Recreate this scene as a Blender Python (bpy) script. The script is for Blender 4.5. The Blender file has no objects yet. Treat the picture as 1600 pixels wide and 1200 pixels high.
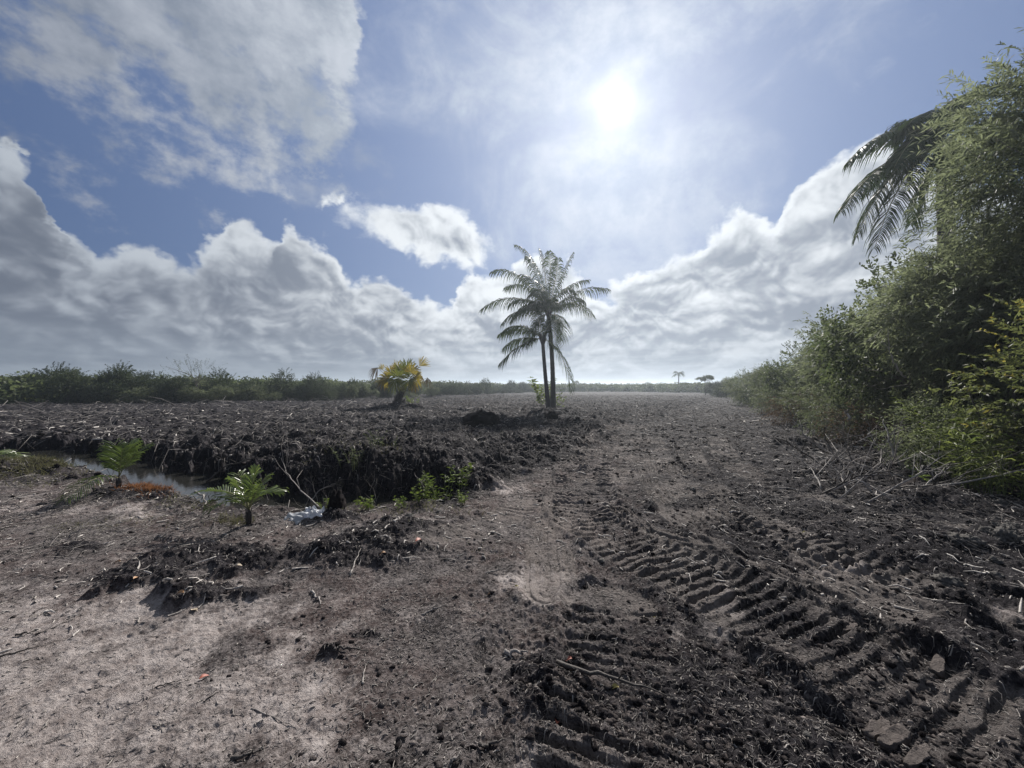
import bpy, math, random
import numpy as np
from mathutils import Vector

# ------------------------------------------------------------------ camera, world, sun, exposure
SC = bpy.context.scene
C = SC.collection
CAM_H = 1.6
F = 600.0            # focal length in pixels of the 1600 px wide photograph
HOR = 605.0
cam_d = bpy.data.cameras.new("camera")
cam = bpy.data.objects.new("camera", cam_d)
C.objects.link(cam)
cam.location = (0, 0, CAM_H)
cam.rotation_euler = (math.radians(90.48), 0, 0)
cam_d.sensor_width = 36
cam_d.lens = 36 * F / 1600
cam_d.clip_start = 0.05
cam_d.clip_end = 6000
SC.camera = cam
SUN_AZ = math.atan2(160, 600)
SUN_EL = math.atan2(445, math.hypot(160, 600))
SUN = Vector((math.sin(SUN_AZ) * math.cos(SUN_EL), math.cos(SUN_AZ) * math.cos(SUN_EL), math.sin(SUN_EL)))
sd = bpy.data.lights.new("sun", 'SUN')
sd.energy = 5.0
sd.angle = math.radians(0.6)
sd.color = (1.0, 0.95, 0.89)
sun = bpy.data.objects.new("sun", sd)
C.objects.link(sun)
sun.rotation_euler = SUN.to_track_quat('Z', 'Y').to_euler()
sun.location = (0, 0, 60)
SC.view_settings.view_transform = 'Standard'
SC.view_settings.look = 'None'
SC.view_settings.exposure = 0.55
SC.view_settings.gamma = 1.0
SC.view_settings.use_curve_mapping = False
SC.cycles.max_bounces = 6
SC.cycles.transparent_max_bounces = 8
SC.cycles.volume_bounces = 0
SC.cycles.use_denoising = True


class N:
    """tiny expression wrapper round shader sockets"""
    tree = None

    def __init__(s, sock):
        s.s = sock

    @staticmethod
    def put(inp, v):
        if isinstance(v, N):
            N.tree.links.new(v.s, inp)
        else:
            inp.default_value = v

    @staticmethod
    def m(op, *a, clamp=False):
        n = N.tree.nodes.new('ShaderNodeMath')
        n.operation = op
        n.use_clamp = clamp
        for i, v in enumerate(a):
            N.put(n.inputs[i], v)
        return N(n.outputs[0])

    def __add__(s, o): return N.m('ADD', s, o)
    def __radd__(s, o): return N.m('ADD', o, s)
    def __sub__(s, o): return N.m('SUBTRACT', s, o)
    def __rsub__(s, o): return N.m('SUBTRACT', o, s)
    def __mul__(s, o): return N.m('MULTIPLY', s, o)
    def __rmul__(s, o): return N.m('MULTIPLY', o, s)
    def __truediv__(s, o): return N.m('DIVIDE', s, o)


def nmax(a, b): return N.m('MAXIMUM', a, b)
def nmin(a, b): return N.m('MINIMUM', a, b)


def step(x, a, b):
    n = N.tree.nodes.new('ShaderNodeMapRange')
    n.interpolation_type = 'SMOOTHSTEP'
    N.put(n.inputs[0], x)
    n.inputs[1].default_value = a
    n.inputs[2].default_value = b
    return N(n.outputs[0])


def xyz(x, y, z):
    n = N.tree.nodes.new('ShaderNodeCombineXYZ')
    for i, v in enumerate((x, y, z)):
        N.put(n.inputs[i], v)
    return N(n.outputs[0])


def noise(vec, scale, detail=4, rough=0.55, dist=0.0, color=False, ntype='FBM', dims=None):
    n = N.tree.nodes.new('ShaderNodeTexNoise')
    n.noise_type = ntype
    if dims: n.noise_dimensions = dims
    N.put(n.inputs['Vector'], vec)
    n.inputs['Scale'].default_value = scale
    n.inputs['Detail'].default_value = detail
    n.inputs['Roughness'].default_value = rough
    n.inputs['Distortion'].default_value = dist
    return N(n.outputs['Color' if color else 'Fac'])


def voro(vec, scale, detail=2, rough=0.5, smooth=None, out='Distance'):
    n = N.tree.nodes.new('ShaderNodeTexVoronoi')
    if smooth is not None:
        n.feature = 'SMOOTH_F1'
        n.inputs['Smoothness'].default_value = smooth
    n.normalize = True
    N.put(n.inputs['Vector'], vec)
    n.inputs['Scale'].default_value = scale
    n.inputs['Detail'].default_value = detail
    n.inputs['Roughness'].default_value = rough
    return N(n.outputs[out])


def mixc(f, a, b, mode='MIX'):
    n = N.tree.nodes.new('ShaderNodeMix')
    n.data_type = 'RGBA'
    n.blend_type = mode
    N.put(n.inputs[0], f)
    for i, v in ((6, a), (7, b)):
        if isinstance(v, N):
            N.put(n.inputs[i], v)
        else:
            n.inputs[i].default_value = (*v, 1)
    return N(n.outputs[2])


def vmath(op, *a, out=0):
    n = N.tree.nodes.new('ShaderNodeVectorMath')
    n.operation = op
    for i, v in enumerate(a):
        N.put(n.inputs[i], v)
    return N(n.outputs[out])


def split(v):
    n = N.tree.nodes.new('ShaderNodeSeparateXYZ')
    N.put(n.inputs[0], v)
    return [N(o) for o in n.outputs]


def fcurve(x, pts, lo, hi, vlo, vhi):
    """a curve through pts (x, value) evaluated with the Float Curve node"""
    n = N.tree.nodes.new('ShaderNodeFloatCurve')
    c = n.mapping.curves[0]
    P = [((a - lo) / (hi - lo), (b - vlo) / (vhi - vlo)) for a, b in pts]
    c.points[0].location = P[0]
    c.points[-1].location = P[-1]
    for p in P[1:-1]:
        c.points.new(*p)
    n.mapping.update()
    N.put(n.inputs['Value'], (x - lo) / (hi - lo))
    return N(n.outputs[0]) * (vhi - vlo) + vlo


def P2(px, py):
    """sky direction of the photograph -> (azimuth, tangent of elevation)"""
    az = math.atan((px - 800) / F)
    return az, (HOR - py) / F * math.cos(az)


def build_world():
    w = bpy.data.worlds.new("World")
    SC.world = w
    w.use_nodes = True
    t = w.node_tree
    t.nodes.clear()
    N.tree = t
    tc = t.nodes.new('ShaderNodeTexCoord')
    d = N(tc.outputs['Generated'])
    dx, dy, dz = split(vmath('NORMALIZE', d))
    az = N.m('ARCTAN2', dx, dy)
    hor = N.m('SQRT', dx * dx + dy * dy)
    el = dz / nmax(hor, 0.05)
    elc = nmax(el, 0.0)
    dot = vmath('DOT_PRODUCT', vmath('NORMALIZE', d), tuple(SUN), out=1)
    ang = N.m('ARCCOSINE', nmin(dot, 0.99999))

    sky = t.nodes.new('ShaderNodeTexSky')
    sky.sky_type = 'NISHITA'
    sky.sun_disc = False
    sky.sun_elevation = SUN_EL
    sky.sun_rotation = SUN_AZ
    sky.dust_density = 0.6
    sky.ozone_density = 2.0
    sky.altitude = 0

    # --- outline curves of the cumulus bank (top edge) and of the big upper cloud (lower edge)
    bank_px = [(-700, 330), (-400, 250), (-100, 215), (0, 232), (55, 258), (78, 300), (84, 350), (112, 372), (135, 408), (190, 392), (255, 402), (295, 408),
               (345, 372), (378, 338), (410, 352), (432, 372), (450, 345), (480, 372), (515, 405), (545, 432), (590, 424), (640, 455), (690, 476),
               (715, 436), (760, 420), (800, 412), (850, 400), (905, 420), (950, 462), (1000, 428), (1040, 392), (1085, 378), (1130, 345), (1170, 340), (1212, 352),
               (1232, 312), (1262, 270), (1295, 240), (1340, 232), (1450, 240), (1700, 300), (2400, 330)]
    upper_px = [(-700, 120), (-200, 180), (0, 200), (50, 214), (100, 268), (180, 292), (240, 262), (300, 305), (390, 332), (450, 306), (515, 296), (548, 250),
                (562, 110), (574, 20), (620, -40), (700, -100), (2400, -140)]
    b_pts = [P2(*p) for p in bank_px]
    u_pts = [P2(*p) for p in upper_px]
    lo, hi = -1.30, 1.25
    b_pts = [(a, v) for a, v in b_pts if lo < a < hi]
    u_pts = [(a, v) for a, v in u_pts if lo < a < hi]
    sp = P2(960, 160)

    def ell(a, e, px, py, rx, ry, rot=0.0):
        cx, cy = P2(px, py)
        x1, _ = P2(px + rx, py)
        _, y1 = P2(px, py - ry)
        sx, sy = abs(x1 - cx), abs(y1 - cy)
        u, v = a - cx, e - cy
        if rot:
            c, s = math.cos(rot), math.sin(rot)
            u, v = u * c + v * s, v * c - u * s
        u, v = u * (1 / sx), v * (1 / sy)
        return (1.0 - N.m('SQRT', u * u + v * v)) * min(sx, sy)

    q = xyz(az, elc * 1.2, 0.0)
    wx1, wy1, _ = split(noise(q, 6.0, 1, 0.5, color=True, dims='2D'))
    wx2, wy2, _ = split(noise(q, 24.0, 3, 0.6, color=True, dims='2D'))
    ox, oy = (wx1 - 0.5) * 0.10 + (wx2 - 0.5) * 0.045, (wy1 - 0.5) * 0.07 + (wy2 - 0.5) * 0.045
    a2, e2 = az + ox * 0.75, elc + oy * 0.8
    fb = noise(q, 10.0, 7, 0.62, dims='2D') - 0.5
    lg = N.m('LOGARITHM', elc + 0.22, 2.718) * 0.50

    def puffs(x, y):
        s = None
        for sc, am in ((5.5, 1.0), (12.5, 0.52), (27.0, 0.27), (58.0, 0.13)):
            v = noise(xyz(x, y, 0.0), sc, 0, dims='2D') * 2.0 - 1.0
            v = N.m('SQRT', v * v + 0.022) * am
            s = v if s is None else s + v
        return s
    wqx, wqy = az + (wx1 - 0.5) * 0.07 + (wx2 - 0.5) * 0.016, lg + (wy1 - 0.5) * 0.06 + (wy2 - 0.5) * 0.016
    h0 = puffs(wqx, wqy) - 0.12
    vx, vy = sp[0] - az, (sp[1] - elc) * 1.4 + 0.25
    ln = nmax(N.m('SQRT', vx * vx + vy * vy), 0.1)
    h1 = puffs(wqx + vx / ln * 0.020, wqy + vy / ln * 0.020) - 0.12
    bank = fcurve(nmin(nmax(a2, lo), hi), b_pts, lo, hi, -0.4, 1.2) - e2 + (h0 - 0.45) * 0.06 + fb * 0.05
    up = e2 - fcurve(nmin(nmax(a2, lo), hi), u_pts, lo, hi, -0.4, 1.2)
    up = up * 0.40 + fb * 0.34 + (h0 - 0.45) * 0.02 - 0.02
    sm = nmax(ell(a2, e2, 648, 362, 105, 34, -0.1), ell(a2, e2, 700, 380, 80, 36))
    sm = nmax(sm, ell(a2, e2, 690, 345, 48, 26))
    sm = sm + (h0 - 0.4) * 0.035 + fb * 0.04
    wp = nmax(ell(a2, e2, 572, 248, 30, 26, 0.6), ell(a2, e2, 602, 312, 18, 8))
    wp = nmax(wp, ell(a2, e2, 480, 295, 60, 26))
    wp = wp + fb * 0.10
    relief = (h0 - h1) * 2.6
    isb = step(nmax(bank, sm), -0.015, 0.0)
    M = nmax(nmax(bank, up), nmax(sm, wp))
    cov = mixf(isb, step(nmax(up, wp), -0.02, 0.09), step(M, -0.006, 0.020))
    thick = step(M, 0.0, 0.16)
    rim = step(M, 0.05, 0.0)
    big = noise(xyz(az, lg * 1.6, 3.1), 4.2, 4, 0.6)
    near = step(ang, 1.25, 0.25)
    nearw = step(ang, 1.15, 0.5)
    lit = step(relief * 0.52 + rim * 0.8 - thick * 0.30 + (0.5 - big) * 2.5 + (h0 - 0.5) * 0.6 + fb * 0.7 + nearw * 0.12, -0.75, 0.85)
    base_dark = mixc(nearw, (0.165, 0.195, 0.255), (0.28, 0.32, 0.39))
    base_lit = mixc(nearw, (0.50, 0.55, 0.62), (0.84, 0.88, 0.92))
    cloud = mixc(lit, base_dark, base_lit)
    ub = step(noise(xyz(az, elc, 1.0), 3.6, 6, 0.62) + fb * 0.35, 0.36, 0.68)
    upc = mixc(ub, mixc(near, (0.155, 0.19, 0.26), (0.36, 0.42, 0.51)), mixc(near, (0.31, 0.345, 0.42), (0.66, 0.71, 0.79)))
    cloud = mixc(isb, mixc(0.85, cloud, upc), cloud)
    # pale, flattened layers low over the horizon
    low = step(elc, 0.17, 0.01)
    streak = noise(xyz(az * 2.0, elc * 13.0, 5.0), 2.4, 5, 0.6)
    cloud = mixc(low * 0.7, cloud, mixc(step(streak, 0.32, 0.68), (0.235, 0.285, 0.36), mixc(nearw, (0.36, 0.42, 0.50), (0.50, 0.565, 0.64))))
    cloud = mixc(step(elc, 0.05, 0.0) * 0.6, cloud, (0.47, 0.55, 0.62))

    blue = mixc(1.0, N(sky.outputs[0]), (0.085, 0.085, 0.085), 'MULTIPLY')
    blue = mixc(0.75, blue, mixc(near, (0.080, 0.135, 0.300), (0.23, 0.31, 0.52)))
    # thin high veil round the sun
    vq = xyz(az, elc, 8.0)
    veil_n = noise(vq, 3.6, 6, 0.6, 0.6)
    vm = nmax(ell(az, elc, 900, 90, 440, 180), ell(az, elc, 940, 300, 250, 180) * 1.1)
    veil = step(vm * 1.2 + (veil_n - 0.5) * 0.9, -0.10, 0.34)
    wis = nmax(ell(az, elc, 1385, 92, 55, 14, 0.55), ell(az, elc, 1300, 100, 20, 8))
    wis = step(wis + (noise(vq, 22.0, 5, 0.65, 0.8) - 0.5) * 0.09, -0.01, 0.05) * 0.45
    veil_c = mixc(step(noise(vq, 9.0, 6, 0.6), 0.3, 0.7), (0.40, 0.47, 0.62), (0.64, 0.69, 0.77))
    skyc = mixc(nmax(veil * 0.85, wis), blue, veil_c)
    col = mixc(cov, skyc, cloud)
    # below the horizon
    col = mixc(step(el, 0.0, -0.02), col, (0.12, 0.12, 0.13))
    # aureole and the sun itself
    glow = N.m('POWER', 2.718, ang * ang * -16.0) * 0.05 + N.m('POWER', 2.718, ang * -12.0) * 0.14
    core = N.m('POWER', 2.718, ang * -60.0) * 1.6 + step(ang, 0.026, 0.014) * 5.0
    add = mixc(1.0, col, comb(glow, (0.95, 0.98, 1.0)), 'ADD')
    add = mixc(1.0, add, comb(core, (1.0, 0.99, 0.96)), 'ADD')
    bg = t.nodes.new('ShaderNodeBackground')
    N.put(bg.inputs['Color'], mixc(1.0, add, comb(mixf(step(ang, 1.5, 0.35), 8.0, 9.4), (1, 1, 1)), 'MULTIPLY'))
    bg.inputs['Strength'].default_value = 0.073
    out = t.nodes.new('ShaderNodeOutputWorld')
    t.links.new(bg.outputs[0], out.inputs[0])
    w.cycles.sampling_method = 'MANUAL'
    w.cycles.sample_map_resolution = 512


def comb(f, c):
    return xyz(f * c[0], f * c[1], f * c[2])


def mixf(f, a, b):
    return a + (b - a) * f


build_world()

# ------------------------------------------------------------------ helpers
rng = np.random.default_rng(7)
random.seed(11)


def G(px, py, z=0.0):
    """ground point seen at a pixel of the photograph"""
    y = (CAM_H - z) * F / (py - HOR)
    return ((px - 800) / F * y, y)


def at(px, py, y):
    """point seen at a pixel of the photograph, y metres ahead"""
    return Vector(((px - 800) / F * y, y, CAM_H + (HOR - py) / F * y))


def tag(o, label=None, cat=None, group=None, kind=None):
    if label: o['label'] = label
    if cat: o['category'] = cat
    if group: o['group'] = group
    if kind: o['kind'] = kind
    return o


def empty(name, loc, rz=0.0):
    o = bpy.data.objects.new(name, None)
    C.objects.link(o)
    o.location = loc
    o.rotation_euler = (0, 0, rz)
    o.empty_display_size = 0.2
    return o


def mesh_np(name, V, Q=None, T=None, attrs=None, smooth=False):
    me = bpy.data.meshes.new(name)
    V = np.asarray(V, dtype=np.float32).reshape(-1, 3)
    nq = 0 if Q is None else len(Q)
    nt = 0 if T is None else len(T)
    me.vertices.add(len(V))
    me.vertices.foreach_set('co', V.ravel())
    idx = []
    if nq: idx.append(np.asarray(Q, dtype=np.int32).ravel())
    if nt: idx.append(np.asarray(T, dtype=np.int32).ravel())
    idx = np.concatenate(idx)
    me.loops.add(len(idx))
    me.loops.foreach_set('vertex_index', idx)
    me.polygons.add(nq + nt)
    starts = np.concatenate([np.arange(nq) * 4, nq * 4 + np.arange(nt) * 3]).astype(np.int32)
    me.polygons.foreach_set('loop_start', starts)
    if smooth:
        me.polygons.foreach_set('use_smooth', np.ones(nq + nt, dtype=bool))
    me.update(calc_edges=True)
    if attrs:
        for k, v in attrs.items():
            a = me.attributes.new(k, 'FLOAT', 'POINT')
            a.data.foreach_set('value', np.asarray(v, dtype=np.float32))
    return me


def obj(name, me, mat=None, parent=None):
    o = bpy.data.objects.new(name, me)
    C.objects.link(o)
    if mat and not me.materials:
        me.materials.append(mat)
    if parent:
        o.parent = parent
    return o


class Buf:
    """collects quads and triangles with a per-vertex tint"""
    def __init__(s):
        s.V, s.Q, s.T, s.A, s.n = [], [], [], [], 0

    def add(s, V, Q=None, T=None, tint=0.5):
        V = np.asarray(V, dtype=np.float32).reshape(-1, 3)
        if Q is not None: s.Q.append(np.asarray(Q) + s.n)
        if T is not None: s.T.append(np.asarray(T) + s.n)
        s.V.append(V)
        s.A.append(np.broadcast_to(np.asarray(tint, dtype=np.float32), (len(V),)))
        s.n += len(V)

    def tube(s, pts, rad, sides=6, tint=0.5, cap=True):
        pts = [Vector(p) for p in pts]
        n = len(pts)
        if not hasattr(rad, '__len__'):
            rad = [rad] * n
        V = []
        up = Vector((0.31, 0.17, 0.93))
        for i, p in enumerate(pts):
            tn = (pts[min(i + 1, n - 1)] - pts[max(i - 1, 0)])
            if tn.length < 1e-9: tn = Vector((0, 0, 1))
            tn.normalize()
            if abs(tn.dot(up)) > 0.97: up = Vector((1, 0.1, 0))
            a = tn.cross(up).normalized()
            b = tn.cross(a)
            for k in range(sides):
                th = 2 * math.pi * k / sides
                V.append(p + (a * math.cos(th) + b * math.sin(th)) * rad[i])
        Q = [[i * sides + k, i * sides + (k + 1) % sides, (i + 1) * sides + (k + 1) % sides, (i + 1) * sides + k]
             for i in range(n - 1) for k in range(sides)]
        T = None
        if cap:
            V.append(pts[-1] + (pts[-1] - pts[-2]).normalized() * rad[-1] * 0.5)
            V.append(pts[0])
            e, f = len(V) - 2, len(V) - 1
            T = [[(n - 1) * sides + k, (n - 1) * sides + (k + 1) % sides, e] for k in range(sides)]
            T += [[(k + 1) % sides, k, f] for k in range(sides)]
        s.add(V, Q, T, tint)

    def build(s, name, mat, parent=None, smooth=False):
        Q = np.concatenate(s.Q) if s.Q else None
        T = np.concatenate(s.T) if s.T else None
        me = mesh_np(name, np.concatenate(s.V), Q, T, {'tint': np.concatenate(s.A)}, smooth)
        return obj(name, me, mat, parent)

    def mesh(s, name, smooth=False):
        Q = np.concatenate(s.Q) if s.Q else None
        T = np.concatenate(s.T) if s.T else None
        return mesh_np(name, np.concatenate(s.V), Q, T, {'tint': np.concatenate(s.A)}, smooth)


def new_mat(name):
    m = bpy.data.materials.new(name)
    m.use_nodes = True
    N.tree = m.node_tree
    b = m.node_tree.nodes['Principled BSDF']
    return m, b


def attr(name):
    n = N.tree.nodes.new('ShaderNodeAttribute')
    n.attribute_name = name
    return N(n.outputs['Fac'])


def objcoord():
    return N(N.tree.nodes.new('ShaderNodeTexCoord').outputs['Object'])


def objrand():
    return N(N.tree.nodes.new('ShaderNodeObjectInfo').outputs['Random'])


def bump(b, h, strength=0.5, dist=0.02):
    n = N.tree.nodes.new('ShaderNodeBump')
    n.inputs['Strength'].default_value = strength
    n.inputs['Distance'].default_value = dist
    N.put(n.inputs['Height'], h)
    N.tree.links.new(n.outputs[0], b.inputs['Normal'])


def leaf_mat(name, c0, c1, trans=0.35, rough=0.55, vary=0.5, c2=None, spec=0.1):
    """leaf colour runs from c0 to c1 with each leaf's own tint; the rest of the light passes through"""
    m, b = new_mat(name)
    t = attr('tint')
    f = nmin(nmax(t * (1 - vary * 0.3) + (objrand() - 0.5) * vary * 0.6 + (noise(objcoord(), 1.6, 2) - 0.5) * 0.5, 0.0), 1.0)
    col = mixc(f, c0, c1)
    if c2:
        col = mixc(step(t, 0.93, 0.98), col, c2)
    N.put(b.inputs['Base Color'], col)
    b.inputs['Roughness'].default_value = rough
    b.inputs['Specular IOR Level'].default_value = spec
    tr = N.tree.nodes.new('ShaderNodeBsdfTranslucent')
    N.put(tr.inputs['Color'], mixc(1.0, col, (1.25, 1.28, 1.0), 'MULTIPLY'))
    mx = N.tree.nodes.new('ShaderNodeMixShader')
    mx.inputs[0].default_value = trans
    out = N.tree.nodes['Material Output']
    N.tree.links.new(b.outputs[0], mx.inputs[1])
    N.tree.links.new(tr.outputs[0], mx.inputs[2])
    N.tree.links.new(mx.outputs[0], out.inputs['Surface'])
    return m


def wood_mat(name, c0, c1, scale=8.0, rough=0.85, bs=0.6):
    m, b = new_mat(name)
    oc = objcoord()
    f = nmin(nmax(attr('tint') * 0.7 + noise(oc, scale, 5, 0.65) * 0.9 - 0.3, 0.0), 1.0)
    N.put(b.inputs['Base Color'], mixc(f, c0, c1))
    b.inputs['Roughness'].default_value = rough
    bump(b, noise(oc, scale * 4, 4, 0.6), bs, 0.02)
    return m


# ------------------------------------------------------------------ noise in numpy
def _h(ix, iy, seed):
    n = (ix.astype(np.int64) * 374761393 + iy.astype(np.int64) * 668265263 + seed * 1442695041) & 0xFFFFFFFF
    n = ((n ^ (n >> 13)) * 1274126177) & 0xFFFFFFFF
    n = ((n ^ (n >> 15)) * 2246822519) & 0xFFFFFFFF
    return ((n ^ (n >> 16)) & 0xFFFFFF) / float(0xFFFFFF)


def vnoise(x, y, seed=0):
    ix, iy = np.floor(x), np.floor(y)
    fx, fy = x - ix, y - iy
    ux, uy = fx * fx * fx * (fx * (fx * 6 - 15) + 10), fy * fy * fy * (fy * (fy * 6 - 15) + 10)
    a, b = _h(ix, iy, seed), _h(ix + 1, iy, seed)
    c, d = _h(ix, iy + 1, seed), _h(ix + 1, iy + 1, seed)
    return a + (b - a) * ux + (c - a) * uy + (a - b - c + d) * ux * uy


def fbm(x, y, seed=0, oct=5, gain=0.5, ridge=False):
    s, amp, tot = 0.0, 1.0, 0.0
    for o in range(oct):
        c, sn = math.cos(o * 1.1), math.sin(o * 1.1)
        f = 2.03 ** o
        v = vnoise((x * c - y * sn) * f + 17.3 * o, (x * sn + y * c) * f - 9.1 * o, seed + o)
        if ridge: v = 1 - np.abs(2 * v - 1)
        s = s + v * amp
        tot += amp
        amp *= gain
    return s / tot


def worley(x, y, seed=0):
    ix, iy = np.floor(x), np.floor(y)
    best = np.full(np.shape(x), 9.0)
    for i in (-1, 0, 1):
        for j in (-1, 0, 1):
            cx, cy = ix + i, iy + j
            dx = cx + _h(cx, cy, seed) - x
            dy = cy + _h(cx, cy, seed + 5) - y
            r = 0.55 + 0.45 * _h(cx, cy, seed + 9)
            best = np.minimum(best, (dx * dx + dy * dy) / (r * r))
    return np.sqrt(best)


def sig(x): return 1 / (1 + np.exp(-np.clip(x, -30, 30)))


def sst(x, a, b):
    t = np.clip((x - a) / (b - a), 0, 1)
    return t * t * (3 - 2 * t)


# ------------------------------------------------------------------ the lie of the land
DITCH = np.array([(-13.2, 10.1), (-11.6, 9.5), (-10.2, 9.0), (-8.9, 8.4), (-7.6, 7.8), (-6.3, 7.1), (-5.1, 6.4), (-3.7, 5.82), (-2.5, 5.66), (-1.35, 5.8)])
WATER_Z = -0.15
TRACKS = [  # centre lines on the ground in metres, width, bar spacing, depth, kind (0 = cross bars, 1 = long ruts)
    ([(0.40, 1.55), (0.55, 2.0), (0.66, 2.4), (0.72, 2.8)], 0.66, 0.105, 0.046, 0),
    ([(3.0, 0.5), (2.55, 1.25), (2.12, 2.0), (1.80, 2.75), (1.45, 3.45), (1.05, 4.3), (0.95, 5.2), (1.3, 6.8), (2.2, 10), (4.6, 18), (9, 32)], 0.90, 0.112, 0.050, 0),
    ([(3.6, 0.9), (3.2, 1.7), (2.95, 2.5), (2.55, 3.4), (2.3, 4.3), (2.4, 5.6), (3.0, 8.0), (4.6, 13), (8, 22)], 0.86, 0.110, 0.046, 1),
    ([(5.5, 1.5), (4.4, 2.0), (3.6, 2.6), (3.1, 3.4), (2.9, 4.6), (3.4, 7), (5.0, 11)], 0.60, 0.125, 0.040, 0),
    ([(2.35, 2.2), (2.32, 2.9), (2.05, 3.55), (1.6, 4.2), (1.35, 5.0)], 0.26, 0.060, 0.034, 1),
    ([(-0.7, 4.0), (0.0, 4.9), (0.9, 7.0), (2.6, 11), (4.5, 16)], 0.55, 0.120, 0.018, 0),
    ([(4.6, 4.2), (4.2, 5.6), (4.6, 8.0), (6.4, 12), (9.5, 18), (14, 28)], 0.62, 0.125, 0.034, 0),
    ([(0.30, 3.0), (0.42, 4.2), (0.8, 5.8), (1.7, 8.5), (3.4, 13)], 0.5, 0.085, 0.020, 1),
    ([(1.6, 7.0), (2.6, 10.0), (4.2, 14.0), (7.5, 22)], 1.6, 0.16, 0.030, 0),
]


def polydist(x, y, P):
    """distance to a polyline, arc length at the foot, signed side"""
    best = np.full(x.shape, 1e9)
    arc = np.zeros(x.shape)
    sgn = np.zeros(x.shape)
    L = 0.0
    for (ax, ay), (bx, by) in zip(P[:-1], P[1:]):
        dx, dy = bx - ax, by - ay
        l = math.hypot(dx, dy)
        t = np.clip(((x - ax) * dx + (y - ay) * dy) / (l * l), 0, 1)
        ex, ey = x - ax - t * dx, y - ay - t * dy
        d = np.hypot(ex, ey)
        k = d < best
        best = np.where(k, d, best)
        arc = np.where(k, L + t * l, arc)
        sgn = np.where(k, np.sign(dx * ey - dy * ex), sgn)
        L += l
    return best, arc, sgn


def smooth_line(P, n=8):
    """Catmull-Rom through the points"""
    P = [np.array(p, float) for p in P]
    P = [2 * P[0] - P[1]] + P + [2 * P[-1] - P[-2]]
    out = []
    for i in range(1, len(P) - 2):
        a, b, c, d = P[i - 1:i + 3]
        for k in range(n):
            t = k / n
            out.append(0.5 * (2 * b + (c - a) * t + (2 * a - 5 * b + 4 * c - d) * t * t + (3 * b - a - 3 * c + d) * t ** 3))
    out.append(P[-2])
    return out


TR_W = []
for pts, wd, sp, dp, kd in TRACKS:
    TR_W.append((smooth_line(pts, 5), wd, sp, dp, kd))

# heaps of muck and brush: pixel, size in metres, height
HEAPS = [(545, 868, 0.55, 0.30, 0.17), (610, 850, 0.5, 0.30, 0.12), (640, 836, 0.5, 0.3, 0.12), (330, 872, 0.42, 0.22, 0.12), (380, 890, 0.3, 0.2, 0.08),
         (122, 858, 0.16, 0.12, 0.10), (235, 905, 0.35, 0.2, 0.06), (300, 935, 0.35, 0.15, 0.06), (520, 1018, 0.08, 0.06, 0.02),
         (570, 990, 0.10, 0.06, 0.02), (760, 666, 1.6, 0.8, 0.12), (830, 1080, 0.16, 0.14, 0.055), (880, 1110, 0.25, 0.14, 0.05),
         (865, 1045, 0.13, 0.10, 0.04), (520, 812, 0.25, 0.16, 0.16), (1290, 800, 0.5, 0.3, 0.10), (1200, 815, 0.5, 0.3, 0.07), (700, 722, 1.2, 0.8, 0.3),
         (620, 705, 1.5, 0.7, 0.25), (500, 700, 1.6, 0.6, 0.2), (820, 700, 1.4, 1.0, 0.22), (1420, 850, 0.6, 0.4, 0.12), (1540, 850, 0.8, 0.5, 0.2),
         (1470, 790, 0.8, 0.5, 0.22), (625, 645, 2.2, 1.0, 0.4), (862, 652, 1.8, 1.0, 0.35), (1250, 700, 1.0, 0.8, 0.2), (1375, 740, 0.9, 0.7, 0.25),
         (940, 668, 2.0, 1.0, 0.25), (20, 742, 1.3, 0.6, 0.22), (215, 772, 0.9, 0.35, 0.08), (1010, 1085, 0.12, 0.1, 0.03)]
HEAPS_W = [(*G(px, py), rx * (1.35 if py > 800 else 1), ry * (1.3 if py > 800 else 1), h * (0.5 if py > 800 else 1)) for px, py, rx, ry, h in HEAPS]
# pale marl showing through: pixel centre, pixel radii, amount
PALE = [(150, 1130, 480, 150, 1.0), (250, 965, 260, 70, 0.8), (60, 1000, 200, 120, 0.7), (430, 1120, 300, 95, 0.8), (720, 1200, 200, 45, 0.45), (845, 930, 75, 50, 0.75),
        (790, 765, 60, 14, 0.8), (640, 815, 60, 8, 0.5), (60, 790, 130, 25, 0.5), (190, 800, 130, 14, 0.5), (420, 940, 130, 18, 0.35), (1150, 945, 80, 40, 0.42),
        (960, 770, 60, 50, 0.35), (1580, 965, 60, 16, 0.7), (1340, 895, 90, 16, 0.4), (1060, 990, 20, 40, 0.5), (960, 1190, 70, 30, 0.55), (560, 930, 80, 25, 0.3),
        (1390, 1120, 70, 25, 0.3), (1040, 720, 70, 30, 0.2), (560, 860, 60, 10, 0.25), (650, 1010, 110, 35, 0.3), (380, 850, 60, 12, 0.3)]


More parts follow.
